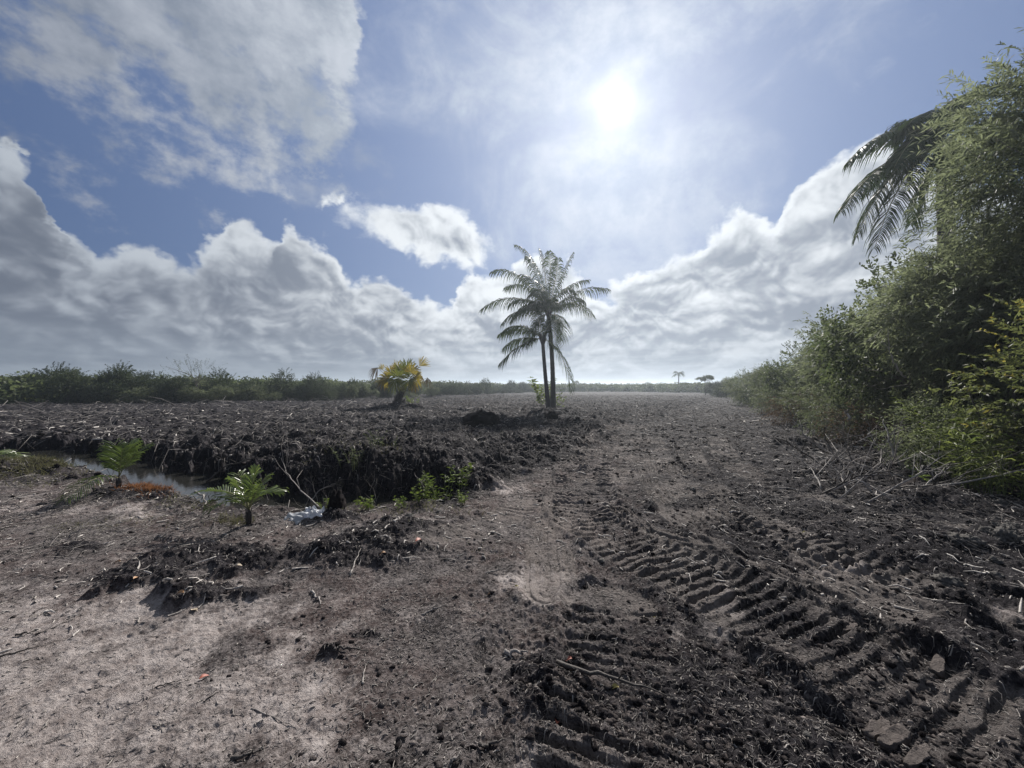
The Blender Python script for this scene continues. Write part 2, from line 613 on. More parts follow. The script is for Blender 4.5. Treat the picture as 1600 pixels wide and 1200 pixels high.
def land(x, y, full=False):
    x = np.asarray(x, float)
    y = np.asarray(y, float)
    r = np.hypot(x, y)
    ys = np.maximum(y, 0.3)
    px = 800 + x / ys * F
    py = HOR + CAM_H * F / ys
    dd, arc, side = polydist(x, y, DITCH)
    n1 = fbm(x * 0.7, y * 0.7, 3, 4)
    n2 = fbm(x * 2.3, y * 2.3, 13, 5, 0.55)
    dyc = np.interp(x, DITCH[:, 0], DITCH[:, 1])
    beyond = sst(y - dyc + (n1 - 0.5) * 0.6, -0.1, 0.7) * np.where(x < -1.0, 1, sst(-x + (-0.2) + (y - 5.8) * 0.58 + (n1 - 0.5) * 0.8, -0.2, 0.8))
    beyond = np.where(x > -1.0, sst(-x - 0.2 + (y - 5.8) * 0.58 + (n1 - 0.5) * 0.8, -0.2, 0.8) * sst(y, 5.2, 6.2), beyond)
    farf = sst(r, 22, 60)
    field = np.clip(beyond + farf * 0.5, 0, 1)
    verge = sst(x - (2.6 + 0.5 * y) + (n1 - 0.5) * 1.5, 0, 1.3)
    rough = 0.12 + 0.88 * np.maximum(field, verge * 0.75)
    # compacted left side is smoother, the worked right side rougher
    soft = sst(px + (n1 - 0.5) * 300, 560, 900) * (1 - beyond)
    rough = np.maximum(rough, 0.16 + (0.22 + 0.16 * sst(px, 1050, 1300)) * soft * (y > 0.3))
    rough = np.maximum(rough, np.exp(-((dd - 0.8) / 0.7) ** 2) * np.where(side > 0, 1.1, 0.45))
    tdepth = np.zeros(x.shape)
    trk = np.zeros(x.shape)
    near = r < 45
    heap = np.zeros(x.shape)
    hm = np.zeros(x.shape)
    for hx, hy, rx, ry, hh in HEAPS_W:
        k = near & (np.abs(x - hx) < rx * 2.2) & (np.abs(y - hy) < ry * 2.2 + rx)
        if not k.any(): continue
        q = ((x[k] - hx) / rx) ** 2 + ((y[k] - hy) / ry) ** 2
        g = np.exp(-q * 1.1 - (n2[k] - 0.5) * 2.2 * np.minimum(q, 1.5))
        heap[k] += g * hh
        hm[k] = np.maximum(hm[k], sst(g + (fbm(x[k] * 5, y[k] * 5, 171, 4) - 0.5) * 1.5, 0.15, 0.85))
    rough = np.maximum(rough, hm * np.where(y < 6, 0.55, 0.9))
    grad = 0.0
    w1 = worley(x * 3.1 + n2 * 1.0, y * 3.1, 21)
    w2 = worley(x * 8.3 + n2 * 1.5, y * 8.3 + n1, 31)
    w3 = worley(x * 21.0, y * 21.0 + n2 * 2, 41)
    b1 = 0.9 - np.minimum(w1, 1.3)
    b2 = 0.9 - np.minimum(w2, 1.3)
    b3 = 0.9 - np.minimum(w3, 1.3)
    patch = sst(fbm(x * 1.3, y * 1.3, 77, 4), 0.42, 0.60)
    near_amp = 1 - sst(r, 18, 40)
    f1 = fbm(x * 4.5, y * 4.5, 51, 6, 0.6)
    f2 = fbm(x * 15, y * 15, 61, 5, 0.62, True)
    h = (n1 - 0.5) * 0.16 * rough + (n2 - 0.5) * 0.22 * rough
    h = h + rough ** 1.5 * (b1 * 0.13 + b2 * 0.065) * (0.45 + 0.55 * patch) + field * (fbm(x * 0.5, y * 1.5, 151, 3, 0.5, True) - 0.5) * 0.16
    h = h + (0.10 + 0.9 * rough) * b3 * 0.018 * (0.25 + 0.75 * patch)
    h = h + (f1 - 0.5) * (0.016 + 0.13 * rough) + (f2 - 0.5) * (0.010 + 0.040 * rough) + (fbm(x * 38, y * 38, 71, 3, 0.6) - 0.5) * (0.006 + 0.022 * rough) * (r < 14)
    # larger swells far out, so that the field keeps its broken skyline
    h = h + farf * (fbm(x * 0.25, y * 0.25, 91, 4, 0.6) - 0.5) * 0.5
    for (P, wd, sp, dp, kd) in TR_W:
        xs = [p[0] for p in P]; ysn = [p[1] for p in P]
        k = near & (x > min(xs) - 1) & (x < max(xs) + 1) & (y > min(ysn) - 1) & (y < max(ysn) + 1)
        if not k.any(): continue
        d, a, s = polydist(x[k], y[k], P)
        nn = n2[k]
        hw = wd / 2
        inside = 1 - sst(d + (nn - 0.5) * 0.10, hw - 0.05, hw + 0.04)
        wear = sst(fbm(x[k] * 1.7, y[k] * 1.7, 101, 3), 0.24, 0.44) * (1 - sst(r[k], 10, 24) * 0.8)
        ph = ((a if kd == 0 else s * d) + (nn - 0.5) * (0.06 if kd == 0 else 0.05) + (n1[k] - 0.5) * 0.08) / sp
        tri = np.abs((ph % 1.0) - 0.5) * 2
        bar = sst(tri + (fbm(x[k] * 9, y[k] * 9, 191, 3) - 0.5) * 0.5, 0.36, 0.60)
        pr = -dp * 0.5 * inside + dp * 1.25 * inside * bar * (0.25 + 0.75 * wear)
        lip = np.exp(-((d - hw - 0.05) / 0.05) ** 2) * dp * 0.8 * (0.4 + 1.2 * nn)
        pr = pr * 0.54 * (0.55 + 0.75 * sst(fbm(x[k] * 2.6, y[k] * 2.6, 181, 3), 0.35, 0.6)) * sst(vnoise(x[k] * 1.1 + 7, y[k] * 1.1, 141), 0.02, 0.32) * (0.35 + 1.3 * np.clip(f1[k] * 1.6 - 0.3, 0, 1)) * (0.5 + 0.9 * vnoise(x[k] * 6, y[k] * 6, 131))
        tdepth[k] += pr + lip
        trk[k] = np.maximum(trk[k], inside * wear)
    h = h * (1 - trk * 0.60) + tdepth + heap
    # the ditch: a low near side, a steep spoil bank on the far side
    wl = 0.42 + 0.16 * sst(-x, 7.0, 9.0) - 0.12 * sst(x, -2.6, -1.4)
    jit = (n2 - 0.5) * 0.50 + (n1 - 0.5) * 0.40 + (f1 - 0.5) * 0.5 + (0.5 - np.minimum(w2, 1)) * 0.12
    dn = dd + jit * np.where(side > 0, 1.0, 0.45)
    inpit = 1 - np.where(side > 0, sst(dn, wl, wl + 0.42), sst(dn, wl - 0.1, wl + 0.30))
    bank = np.where(side > 0, sst(dn, wl + 0.05, wl + 1.0) * (1 - 0.75 * sst(dn, wl + 1.0, wl + 4.0)), 0.0)
    bank = bank * (0.09 + 0.30 * (n1 - 0.3) + 0.12 * np.exp(-((x + 2.6) / 2.0) ** 2)) * sst(-x, 0.0, 1.6) * sst(beyond, 0.0, 0.35) * (0.25 + 0.75 * sst(x, -9.5, -6.5))
    h = h + bank + 0.05 * beyond
    h = np.maximum(h, np.where(dd < 6, -0.10, -0.22)) * (1 - inpit * 0.75) - 0.34 * inpit
    pit = np.maximum(inpit, np.exp(-((dn - wl - 0.3) / 0.45) ** 2) * np.where(side > 0, 1.0, 0.35))
    h = h * np.where(r > 160, 0.6, 1.0)
    if not full:
        return h
    pale = np.zeros(x.shape)
    for cx, cy, rx, ry, am in PALE:
        q = ((px - cx) / rx) ** 2 + ((py - cy) / ry) ** 2
        pale = np.maximum(pale, am * np.exp(-q * 0.9))
    pale = np.where(y < 0.8, np.where(x < 0.4, 0.8, 0.1), pale)
    pn = fbm(x * 3.0, y * 3.0, 111, 6, 0.62)
    pale = sst(pale * 1.0 + (pn - 0.5) * 1.2, 0.05, 1.05)
    pale = pale * (1 - hm * 0.85) * (1 - beyond * 0.8)
    wet = np.clip(pit * 1.2 + beyond * 0.85 + hm * 0.55 + verge * 0.5 + farf * 0.9 + sst(y, 8, 22) * 0.75 + sst(px, 800, 1120) * 0.60 * (y > 0.3), 0, 1)
    return h, pale, wet, trk


def gz(x, y):
    return float(land(np.array([x]), np.array([y]))[0])


def build_ground():
    # a fan of rings that grow with distance: fine where one looks closely, out to the horizon
    th = np.radians(np.concatenate([np.linspace(-180, -62, 60, endpoint=False), np.linspace(-62, 62, 1150), np.linspace(62, 180, 61)[1:]]))
    r = np.concatenate([[0.0, 0.3, 0.6], np.geomspace(0.9, 70, 1250), np.geomspace(72, 3500, 120)])
    nr, nt = len(r), len(th)
    R, TH = np.meshgrid(r, th, indexing='ij')
    X, Y = R * np.sin(TH), R * np.cos(TH)
    h, pale, wet, trk = land(X.ravel(), Y.ravel(), True)
    h = h * (1 - sst(R.ravel(), 400, 1500)) 
    V = np.stack([X.ravel(), Y.ravel(), h], 1)
    i, j = np.meshgrid(np.arange(nr - 1), np.arange(nt - 1), indexing='ij')
    a = (i * nt + j).ravel()
    Q = np.stack([a, a + nt, a + nt + 1, a + 1], 1)[:, ::-1]
    me = mesh_np('ground', V, Q, None, {'pale': pale, 'wet': wet, 'trk': trk}, True)
    m, b = new_mat('churned_soil')
    oc = objcoord()
    p, w, tk = attr('pale'), attr('wet'), attr('trk')
    na = noise(oc, 5.0, 8, 0.68)
    nb = noise(oc, 38.0, 6, 0.7)
    nc = noise(oc, 150.0, 4, 0.7)
    nd = noise(oc, 1.3, 4, 0.6)
    # muck, brown loam, grey marl
    muck = mixc(step(nb * 0.6 + na * 0.4, 0.38, 0.62), (0.006, 0.0055, 0.008), (0.042, 0.038, 0.042))
    loam = mixc(step(nb * 0.6 + na * 0.4, 0.38, 0.62), (0.032, 0.028, 0.028), (0.225, 0.200, 0.193))
    loam = mixc(step(nd, 0.42, 0.62) * 0.35, loam, (0.115, 0.075, 0.066))
    marl = mixc(step(nc * 0.3 + nb * 0.3 + na * 0.4, 0.38, 0.62), (0.215, 0.180, 0.167), (0.46, 0.415, 0.395))
    fw = step(w + (na - 0.5) * 0.9, 0.08, 0.62)
    col = mixc(fw, loam, muck)
    fp = step(p + (nb - 0.5) * 0.7 + (na - 0.5) * 1.5 + (nd - 0.5) * 0.9, 0.10, 0.95)
    col = mixc(fp, col, marl)
    # shell and chip specks, rootlets
    col = mixc(step(tk * 0.8 + (nd - 0.5) * 2.0 + (nb - 0.5) * 1.3, 0.45, 0.95) * 0.62, col, (0.21, 0.185, 0.17))
    sp = step(voro(oc, 70.0, 1, 0.5), 0.15, 0.07)
    sel = step(noise(oc, 9.0, 3, 0.6), 0.50, 0.66)
    col = mixc(sp * sel * 0.8 * (1.0 - 0.5 * w), col, (0.50, 0.45, 0.40))
    fib = noise(vmath('MULTIPLY', oc, (1.0, 3.4, 1.0)), 26.0, 4, 0.6, 1.8, ntype='RIDGED_MULTIFRACTAL')
    col = mixc(step(fib, 0.86, 1.15) * 0.16 * (1.0 - 0.9 * w), col, (0.34, 0.28, 0.25))
    N.put(b.inputs['Base Color'], col)
    N.put(b.inputs['Roughness'], 0.92 - fw * 0.10)
    b.inputs['Specular IOR Level'].default_value = 0.06
    bump(b, nb * 0.6 + nc * 0.3 + na * 0.8, 1.0, 0.045)
    g = obj('ground', me, m)
    tag(g, kind='structure')


build_ground()


def build_water():
    m, b = new_mat('still_water')
    oc = objcoord()
    N.put(b.inputs['Base Color'], (0.022, 0.022, 0.02, 1))
    b.inputs['Roughness'].default_value = 0.05
    b.inputs['IOR'].default_value = 1.45
    bump(b, noise(oc, 14.0, 3, 0.6), 0.06, 0.02)
    P = []
    for s, pts in ((1, DITCH), (-1, DITCH[::-1])):
        for k in range(len(pts)):
            a = pts[max(k - 1, 0)]
            c = pts[min(k + 1, len(pts) - 1)]
            d = (c - a) / np.linalg.norm(c - a)
            nrm = np.array([-d[1], d[0]])
            P.append(pts[k] + nrm * 1.5)
    n = len(DITCH)
    V = [(p[0], p[1], WATER_Z) for p in P]
    Q = [[i, i + 1, 2 * n - 2 - i, 2 * n - 1 - i][::-1] for i in range(n - 1)]
    o = obj('ditch_water', mesh_np('ditch_water', V, Q), m)
    tag(o, kind='structure')


build_water()
#==OBJECTS==
# ------------------------------------------------------------------ materials of the things
M = {}
M['brush'] = leaf_mat('brush_leaves', (0.038, 0.054, 0.028), (0.140, 0.165, 0.085), 0.40)
M['hedge'] = leaf_mat('hedge_leaves', (0.022, 0.033, 0.020), (0.078, 0.098, 0.048), 0.28)
M['grey_brush'] = leaf_mat('grey_green_leaves', (0.055, 0.067, 0.044), (0.175, 0.195, 0.125), 0.42)
M['willow'] = leaf_mat('narrow_leaves', (0.075, 0.090, 0.060), (0.235, 0.260, 0.175), 0.50)
M['glossy'] = leaf_mat('glossy_leaves', (0.038, 0.052, 0.024), (0.155, 0.170, 0.075), 0.45, 0.55, 0.5, (0.24, 0.21, 0.06), 0.15)
M['cane'] = leaf_mat('cane_blades', (0.060, 0.090, 0.025), (0.230, 0.260, 0.085), 0.42)
M['dry'] = leaf_mat('withered_leaves', (0.060, 0.040, 0.030), (0.170, 0.115, 0.085), 0.25, 0.8)
M['palm'] = leaf_mat('palm_leaflets', (0.022, 0.042, 0.016), (0.085, 0.115, 0.040), 0.25, 0.5)
M['sapling'] = leaf_mat('sapling_leaflets', (0.040, 0.070, 0.022), (0.150, 0.190, 0.055), 0.38, 0.35, 0.3, None, 0.5)
M['fan'] = leaf_mat('fan_green', (0.045, 0.060, 0.018), (0.150, 0.160, 0.035), 0.38)
M['fan_yellow'] = leaf_mat('fan_yellow', (0.13, 0.105, 0.022), (0.36, 0.28, 0.050), 0.42)
M['fan_dead'] = leaf_mat('fan_dead', (0.05, 0.038, 0.026), (0.16, 0.12, 0.085), 0.2, 0.8)
M['weed'] = leaf_mat('weed_leaves', (0.060, 0.090, 0.022), (0.185, 0.235, 0.060), 0.40)
M['orange_grass'] = leaf_mat('rusty_grass', (0.14, 0.055, 0.028), (0.34, 0.17, 0.09), 0.35, 0.8)
M['grey_grass'] = leaf_mat('grey_grass', (0.075, 0.070, 0.040), (0.200, 0.195, 0.120), 0.3, 0.8)
M['bark'] = wood_mat('bark', (0.030, 0.026, 0.023), (0.150, 0.130, 0.115))
M['palm_bark'] = wood_mat('palm_bark', (0.050, 0.045, 0.042), (0.170, 0.155, 0.140), 5.0)
M['stem'] = wood_mat('green_stem', (0.050, 0.070, 0.020), (0.160, 0.190, 0.060))
M['petiole'] = wood_mat('petiole', (0.10, 0.105, 0.045), (0.30, 0.29, 0.15))
M['deadwood'] = wood_mat('bleached_deadwood', (0.12, 0.105, 0.095), (0.48, 0.44, 0.40), 10.0, 0.8)
M['twig'] = wood_mat('twig_litter', (0.022, 0.019, 0.019), (0.38, 0.345, 0.32), 14.0, 0.85)
M['slabwood'] = wood_mat('pale_slab', (0.10, 0.085, 0.075), (0.55, 0.51, 0.47), 10.0, 0.8)
M['darkwood'] = wood_mat('damp_deadwood', (0.022, 0.019, 0.018), (0.10, 0.085, 0.075), 12.0, 0.8)


def soil_mat(name, c0, c1, sc=9.0):
    m, b = new_mat(name)
    oc = objcoord()
    n = noise(oc, sc, 7, 0.68)
    n2 = noise(oc, sc * 6, 5, 0.7)
    N.put(b.inputs['Base Color'], mixc(step(n * 0.5 + n2 * 0.4 + attr('tint') * 0.25 - 0.1, 0.35, 0.65), c0, c1))
    b.inputs['Roughness'].default_value = 0.95
    b.inputs['Specular IOR Level'].default_value = 0.06
    bump(b, n * 0.6 + n2 * 0.5, 0.9, 0.03)
    return m


M['clod'] = soil_mat('muck_clod', (0.012, 0.010, 0.011), (0.090, 0.078, 0.074))
M['lump'] = soil_mat('dry_clod', (0.05, 0.042, 0.04), (0.24, 0.21, 0.195))
M['slab'] = soil_mat('pressed_marl', (0.11, 0.095, 0.088), (0.34, 0.30, 0.28), 14.0)
M['rock'] = soil_mat('limestone', (0.10, 0.095, 0.09), (0.36, 0.34, 0.32), 6.0)


# ------------------------------------------------------------------ leaves, twigs and crowns
def bez(a, b, c, n):
    return [a * (1 - t) ** 2 + b * 2 * t * (1 - t) + c * t * t for t in [i / (n - 1) for i in range(n)]]


def unit(v):
    return v / np.maximum(np.linalg.norm(v, axis=-1, keepdims=True), 1e-9)


def leaves(base, direc, length, width, tint, bend=0.15):
    """one bent diamond (two quads) for each base point"""
    n = len(base)
    direc = unit(direc)
    side = unit(np.cross(direc, unit(rng.normal(size=(n, 3)) + np.array([0, 0, 0.9]))))
    nrm = np.cross(direc, side)
    L, W = np.broadcast_to(length, (n,))[:, None], np.broadcast_to(width, (n,))[:, None]
    mid = base + direc * L * 0.45
    tip = base + direc * L * 0.96 - np.array([0, 0, 1.0]) * L * bend
    a = mid + side * W * 0.5 + nrm * W * 0.12
    b = mid - side * W * 0.5 + nrm * W * 0.12
    V = np.stack([base, a, tip, b], 1).reshape(-1, 3)
    Q = np.arange(n * 4).reshape(n, 4)
    return V, Q, np.repeat(np.broadcast_to(tint, (n,)), 4)


def crown_mesh(name, rx, ry, rz, zc, n_twig, n_leaf, L, W, twig_len=0.55, lean=(0, 0, 0), droop=0.25, hollow=0.35, lumps=7, lob=(0.30, 0.58)):
    """leafy shoots spread through an uneven crown: shoots stand in lobes and carry their leaves in two rows"""
    lobes = rng.normal(size=(lumps, 3))
    lobes = unit(lobes) * rng.uniform(0.30, 0.78, (lumps, 1))
    lobes[:, 2] = lobes[:, 2] * 0.9 + 0.05
    lr = rng.uniform(lob[0], lob[1], lumps)
    ltint = rng.normal(0, 0.14, lumps)
    k = rng.integers(0, lumps, n_twig)
    d = unit(rng.normal(size=(n_twig, 3)))
    rad = rng.uniform(hollow, 1.0, (n_twig, 1)) ** 0.6
    p = lobes[k] + d * lr[k][:, None] * rad
    sc = np.array([rx, ry, rz])
    low = np.maximum(0, -p[:, 2:3])
    p = p * sc + np.array([0, 0, zc])
    p[:, 2] = np.maximum(p[:, 2], 0.05 + rng.uniform(0, 0.3, n_twig))
    dirs = unit(d * np.array([1, 1, 0.8]) + unit(lobes[k]) * 0.8 + np.array([0, 0, 0.25 - droop]) + np.array(lean) + rng.normal(size=(n_twig, 3)) * 0.35)
    tl = twig_len * rng.uniform(0.5, 1.3, n_twig)
    t = np.linspace(0.12, 1.0, n_leaf)[None, :, None]
    base = p[:, None, :] + dirs[:, None, :] * tl[:, None, None] * t
    base[:, :, 2] -= (t[:, :, 0] ** 2) * tl[:, None] * droop * 0.8
    sidev = unit(np.cross(dirs, rng.normal(size=(n_twig, 3))))
    alt = np.where(np.arange(n_leaf) % 2 == 0, 1, -1)[None, :, None]
    ld = dirs[:, None, :] * 0.9 + sidev[:, None, :] * alt * 0.75 + rng.normal(size=(n_twig, n_leaf, 3)) * 0.28 + np.array([0, 0, -droop * 0.5])
    tint = np.clip(rng.normal(0.5, 0.15, (n_twig, 1)) + ltint[k][:, None] + rng.normal(0, 0.13, (n_twig, n_leaf)) + (rng.random((n_twig, 1)) > 0.96) * 0.4, 0, 1)
    V, Q, A = leaves(base.reshape(-1, 3), ld.reshape(-1, 3), L * rng.uniform(0.6, 1.25, n_twig * n_leaf), W * rng.uniform(0.7, 1.2, n_twig * n_leaf), tint.ravel())
    me = mesh_np(name, V, Q, None, {'tint': A})
    return me, p, dirs * tl[:, None]


def limb_mesh(name, pts, dirs, height, stems=3, r0=0.035, n_limb=26, spread=0.25, base_r=0.12):
    """stems from the ground and limbs that run out into the shoots"""
    B = Buf()
    heads = []
    for s in range(stems):
        a = rng.uniform(0, 6.28)
        b = np.array([math.cos(a), math.sin(a), 0]) * rng.uniform(0, base_r)
        top = b * 3 + np.array([rng.normal() * spread, rng.normal() * spread, height * rng.uniform(0.6, 0.9)])
        m1 = b + (top - b) * 0.35 + rng.normal(size=3) * 0.08 * height * 0.6
        m2 = b + (top - b) * 0.7 + rng.normal(size=3) * 0.08 * height * 0.8
        b[2] = -0.08
        B.tube([b, m1, m2, top], [r0, r0 * 0.8, r0 * 0.55, r0 * 0.25], 6, rng.uniform(0.2, 0.8))
        heads.append((b, m1, m2, top))
    HP = [(h[k] + (h[k + 1] - h[k]) * f) for h in heads for k in (0, 1, 2) for f in (0.3, 0.6, 0.9) if not (k == 0 and f < 0.5)]
    HA = np.array(HP)
    for i in rng.choice(len(pts), min(n_limb, len(pts)), replace=False):
        c_ = HA + np.array([0, 0, 0.5])
        dist = np.linalg.norm((c_ - pts[i]) * np.array([1, 1, 0.8]), axis=1)
        st = HA[np.argmin(dist + rng.uniform(0, 0.3, len(dist)))]
        L_ = np.linalg.norm(pts[i] - st)
        if L_ > 1.9: continue
        a, e = Vector(st), Vector(pts[i] + dirs[i])
        c1 = a.lerp(Vector(pts[i]), 0.5) + Vector((rng.normal() * 0.08, rng.normal() * 0.08, 0.22)) * L_
        P = bez(a, c1, e, 7)
        P = [p_ + Vector(rng.normal(size=3) * 0.012 * L_) if 0 < k_ < 6 else p_ for k_, p_ in enumerate(P)]
        r1 = min(r0 * 0.4, 0.006 + 0.008 * L_)
        B.tube(P, [r1 * (1 - 0.14 * k_) for k_ in range(7)], 4, rng.uniform(0.2, 0.9), cap=False)
    return B.mesh(name)


def shrub_kind(mat, rx, ry, rz, zc, n_twig, n_leaf, L, W, stems=4, r0=0.03, **kw):
    cm, p, d = crown_mesh('crown', rx, ry, rz, zc, n_twig, n_leaf, L, W, **kw)
    cm.materials.append(mat)
    tm = limb_mesh('stems', p, d, zc + rz * 0.5, stems, r0)
    tm.materials.append(M['bark'])
    return cm, tm


def place_tree(name, kind, x, y, s, rz, label, cat, group=None, z=None, sz=None, part='trunk'):
    zz = gz(x, y) - 0.03 if z is None else z
    t = empty(name, (x, y, zz), rz)
    t.scale = (s, s, s if sz is None else sz)
    tag(t, label, cat, group)
    c = obj('crown', kind[0], None, t)
    k = obj(part, kind[1], None, t)
    return t


# --- far scrub behind everything, one mass
def far_scrub():
    n = 2600
    th = rng.uniform(-0.93, 0.95, n)
    # edge of the clearing: near on the left, far ahead
    d = np.interp(th, [-0.95, -0.45, -0.2, 0.0, 0.3, 0.45, 0.95], [52, 62, 84, 112, 130, 110, 60]) * rng.uniform(1.0, 1.9, n)
    x, y = d * np.sin(th), d * np.cos(th)
    k = x < 10 + 0.56 * y + 40
    x, y = x[k], y[k]
    n = len(x)
    m = 330
    hh = rng.uniform(1.5, 3.0, n) * (0.9 + 0.2 * vnoise(x * 0.05, y * 0.05, 3))
    rr = rng.uniform(1.4, 3.0, n)
    c = np.stack([x, y, hh * 0.5], 1)
    u = unit(rng.normal(size=(n, m, 3)))
    P = c[:, None, :] + u * rng.uniform(0.5, 1.0, (n, m, 1)) * np.stack([rr, rr, hh * 0.52], 1)[:, None, :]
    P = P.reshape(-1, 3)
    P[:, 2] = np.maximum(P[:, 2], 0.0)
    tint = np.clip(np.repeat(rng.normal(0.5, 0.16, n), m) + rng.normal(0, 0.18, n * m), 0, 1)
    dd = np.hypot(P[:, 0], P[:, 1])
    V, Q, A = leaves(P, rng.normal(size=P.shape) + np.array([0, 0, 0.3]), 0.30 + dd * 0.0022, 0.14 + dd * 0.0012, tint)
    o = obj('distant_scrub', mesh_np('distant_scrub', V, Q, None, {'tint': A}), M['brush'])
    tag(o, 'low band of distant green scrub closing off the cleared field', 'scrub', kind='stuff')


far_scrub()

# --- kinds of shrub
K_round = [shrub_kind(M['hedge'], 1.7, 1.7, 1.35, 1.45, 620, 14, 0.15, 0.060, twig_len=0.6, lumps=9) for _ in range(3)]
K_grey = [shrub_kind(M['grey_brush'], 1.5, 1.5, 1.15, 1.2, 560, 14, 0.13, 0.048, twig_len=0.55, lumps=8) for _ in range(2)]
K_bare = [shrub_kind(M['grey_brush'], 2.0, 1.8, 1.6, 2.2, 230, 10, 0.12, 0.045, twig_len=0.8, droop=0.0, stems=5, r0=0.05, hollow=0.5)]
K_dead = [shrub_kind(M['dry'], 1.2, 1.2, 0.75, 0.7, 420, 9, 0.10, 0.028, twig_len=0.55, stems=7, r0=0.02)]

# --- the hedge on the far side of the field, left
HEDGE = [(-62, 33), (-47, 33.5), (-36, 34.5), (-27, 37), (-20, 42), (-14.5, 50), (-10, 62), (-3, 84), (8, 120)]
HG = 'green shrubs in the hedge along the far edge of the cleared field'
r = random.Random(5)
hx = [p[0] for p in HEDGE]
hy = [p[1] for p in HEDGE]
cnt = 0
x = -58.0
while x < 6:
    y0 = float(np.interp(x, hx, hy))
    for row in range(3):
        sc = (0.80, 0.92, 0.98)[row] * r.uniform(0.78, 1.14) * (1.0 if x < -24 else 0.84)
        k = (K_grey + K_round)[r.randrange(5)] if row == 0 else K_round[r.randrange(3)]
        place_tree('hedge_shrub', k, x + r.uniform(-.7, .7), y0 + row * 2.2 + r.uniform(-.6, .6), sc, r.uniform(0, 6.28),
                   'dense green shrub in the hedge beyond the cleared field, one of many alike', 'shrub', HG, sz=sc * r.uniform(0.72, 1.18))
        cnt += 1
    x += 2.0 if x < -24 else 1.7
p = at(305, 600, 37.5)
place_tree('bare_topped_tree', K_bare[0], p.x, p.y, 1.15, 1.0, 'sparse grey-green tree with a thin open crown standing above the hedge', 'tree', sz=1.08)
p = at(82, 600, 36.5)
place_tree('hedge_tree', K_round[1], p.x, p.y, 1.25, 0.4, 'dark broad crown rising above the hedge near its start by the picture edge', 'tree', sz=1.22)
p = at(182, 600, 36.5)
place_tree('hedge_tree', K_round[2], p.x, p.y, 1.0, 2.4, 'small dark pointed crown rising above the hedge between two taller ones', 'tree', sz=1.25)

# --- the overgrown edge to the right: kinds with leaves made for a near look
K_near = [shrub_kind(M['willow'], 1.8, 1.8, 2.0, 2.3, 900, 15, 0.150, 0.036, twig_len=0.60, lean=(-0.3, -0.1, -0.05), droop=0.35, lumps=22, lob=(0.18, 0.36), stems=5, r0=0.04),
          shrub_kind(M['grey_brush'], 1.75, 1.75, 1.8, 2.0, 950, 14, 0.125, 0.050, twig_len=0.50, lean=(-0.15, 0, 0), droop=0.2, lumps=20, lob=(0.18, 0.38), stems=5, r0=0.04),
          shrub_kind(M['brush'], 1.85, 1.7, 1.75, 2.0, 900, 14, 0.120, 0.056, twig_len=0.55, lean=(-0.1, -0.1, 0.1), droop=0.1, lumps=20, lob=(0.18, 0.36), stems=6, r0=0.035)]
K_low = [shrub_kind(M['grey_brush'], 1.3, 1.3, 0.9, 0.85, 620, 13, 0.10, 0.030, twig_len=0.5, droop=0.2, lumps=9, stems=6, r0=0.02)]


def edge(y):
    return 4.3 + 0.5 * y


RG = 'shrubs of the thicket along the right side of the cleared strip'
spots = [  # distance ahead, offset from the edge, scale, height scale, kind, wording
    (7.6, 1.9, 1.00, 1.12, 0, 'feathery grey-green shrub nearest behind the pile of dead branches'),
    (8.6, 3.6, 1.2, 1.30, 1, 'tall grey-green shrub behind the royal palm side of the thicket'),
    (10.2, 1.3, 1.05, 1.28, 2, 'leaning feathery shrub behind the pale forked dead branch'),
    (11.4, 3.4, 1.15, 1.45, 0, 'feathery shrub deep in the thicket below the drooping royal palm fronds'),
    (13.0, 1.2, 1.0, 1.20, 1, 'dull green shrub at the middle of the thicket edge above withered brush'),
    (14.5, 3.6, 1.15, 1.42, 2, 'taller feathery shrub set back where the thicket skyline starts to fall'),
    (16.5, 1.2, 1.0, 1.10, 0, 'rounded shrub on the thicket edge past the withered brown brush'),
    (18.5, 3.6, 1.15, 1.30, 1, 'grey-green shrub set back on the falling skyline of the thicket'),
    (21.0, 1.2, 1.0, 1.02, 2, 'bushy mid-green shrub where the thicket edge juts into the strip'),
    (23.5, 4.0, 1.1, 1.15, 0, 'set-back shrub over the low bush that juts into the cleared strip')]
for i, (y, off, s, sz, k, lab) in enumerate(spots):
    place_tree('thicket_shrub', K_near[k], edge(y) + off, y, s, r.uniform(-0.5, 0.5), lab, 'shrub', RG, sz=sz)
y = 26.0
while y < 96:
    for row in range(2):
        sc = r.uniform(0.95, 1.15)
        place_tree('thicket_shrub', (K_near + K_round)[r.randrange(6)], edge(y) + 1.4 + row * 3.0 + r.uniform(-.5, .5), y + r.uniform(-.8, .8), sc, r.uniform(0, 6.28),
                   'far green shrub on the thicket edge running to the horizon, one of many alike', 'shrub', RG, sz=sc * r.uniform(0.82, 1.0))
    y += 3.2 + y * 0.02
for x_, y_, s_, lab in ((10.2, 9.3, 0.85, 'half-bare grey shrub whose thin limbs poke above the thicket'), (13.2, 14.8, 0.9, 'half-bare shrub on the middle of the thicket skyline'), (19.5, 27.5, 0.8, 'thin open shrub on the far skyline of the thicket')):
    place_tree('sparse_shrub', K_bare[0], x_, y_, s_, x_, lab, 'shrub', sz=s_ * 1.15)
for px, y_ in ((1112, 78), (1120, 70), (1128, 62), (1106, 92), (1133, 55), (1122, 84)):
    pt = at(px, 606, y_)
    place_tree('thicket_shrub', K_round[px % 3], pt.x, pt.y, 0.85, px, 'far green shrub on the thicket edge running to the horizon, one of many alike', 'shrub', RG, sz=0.8)
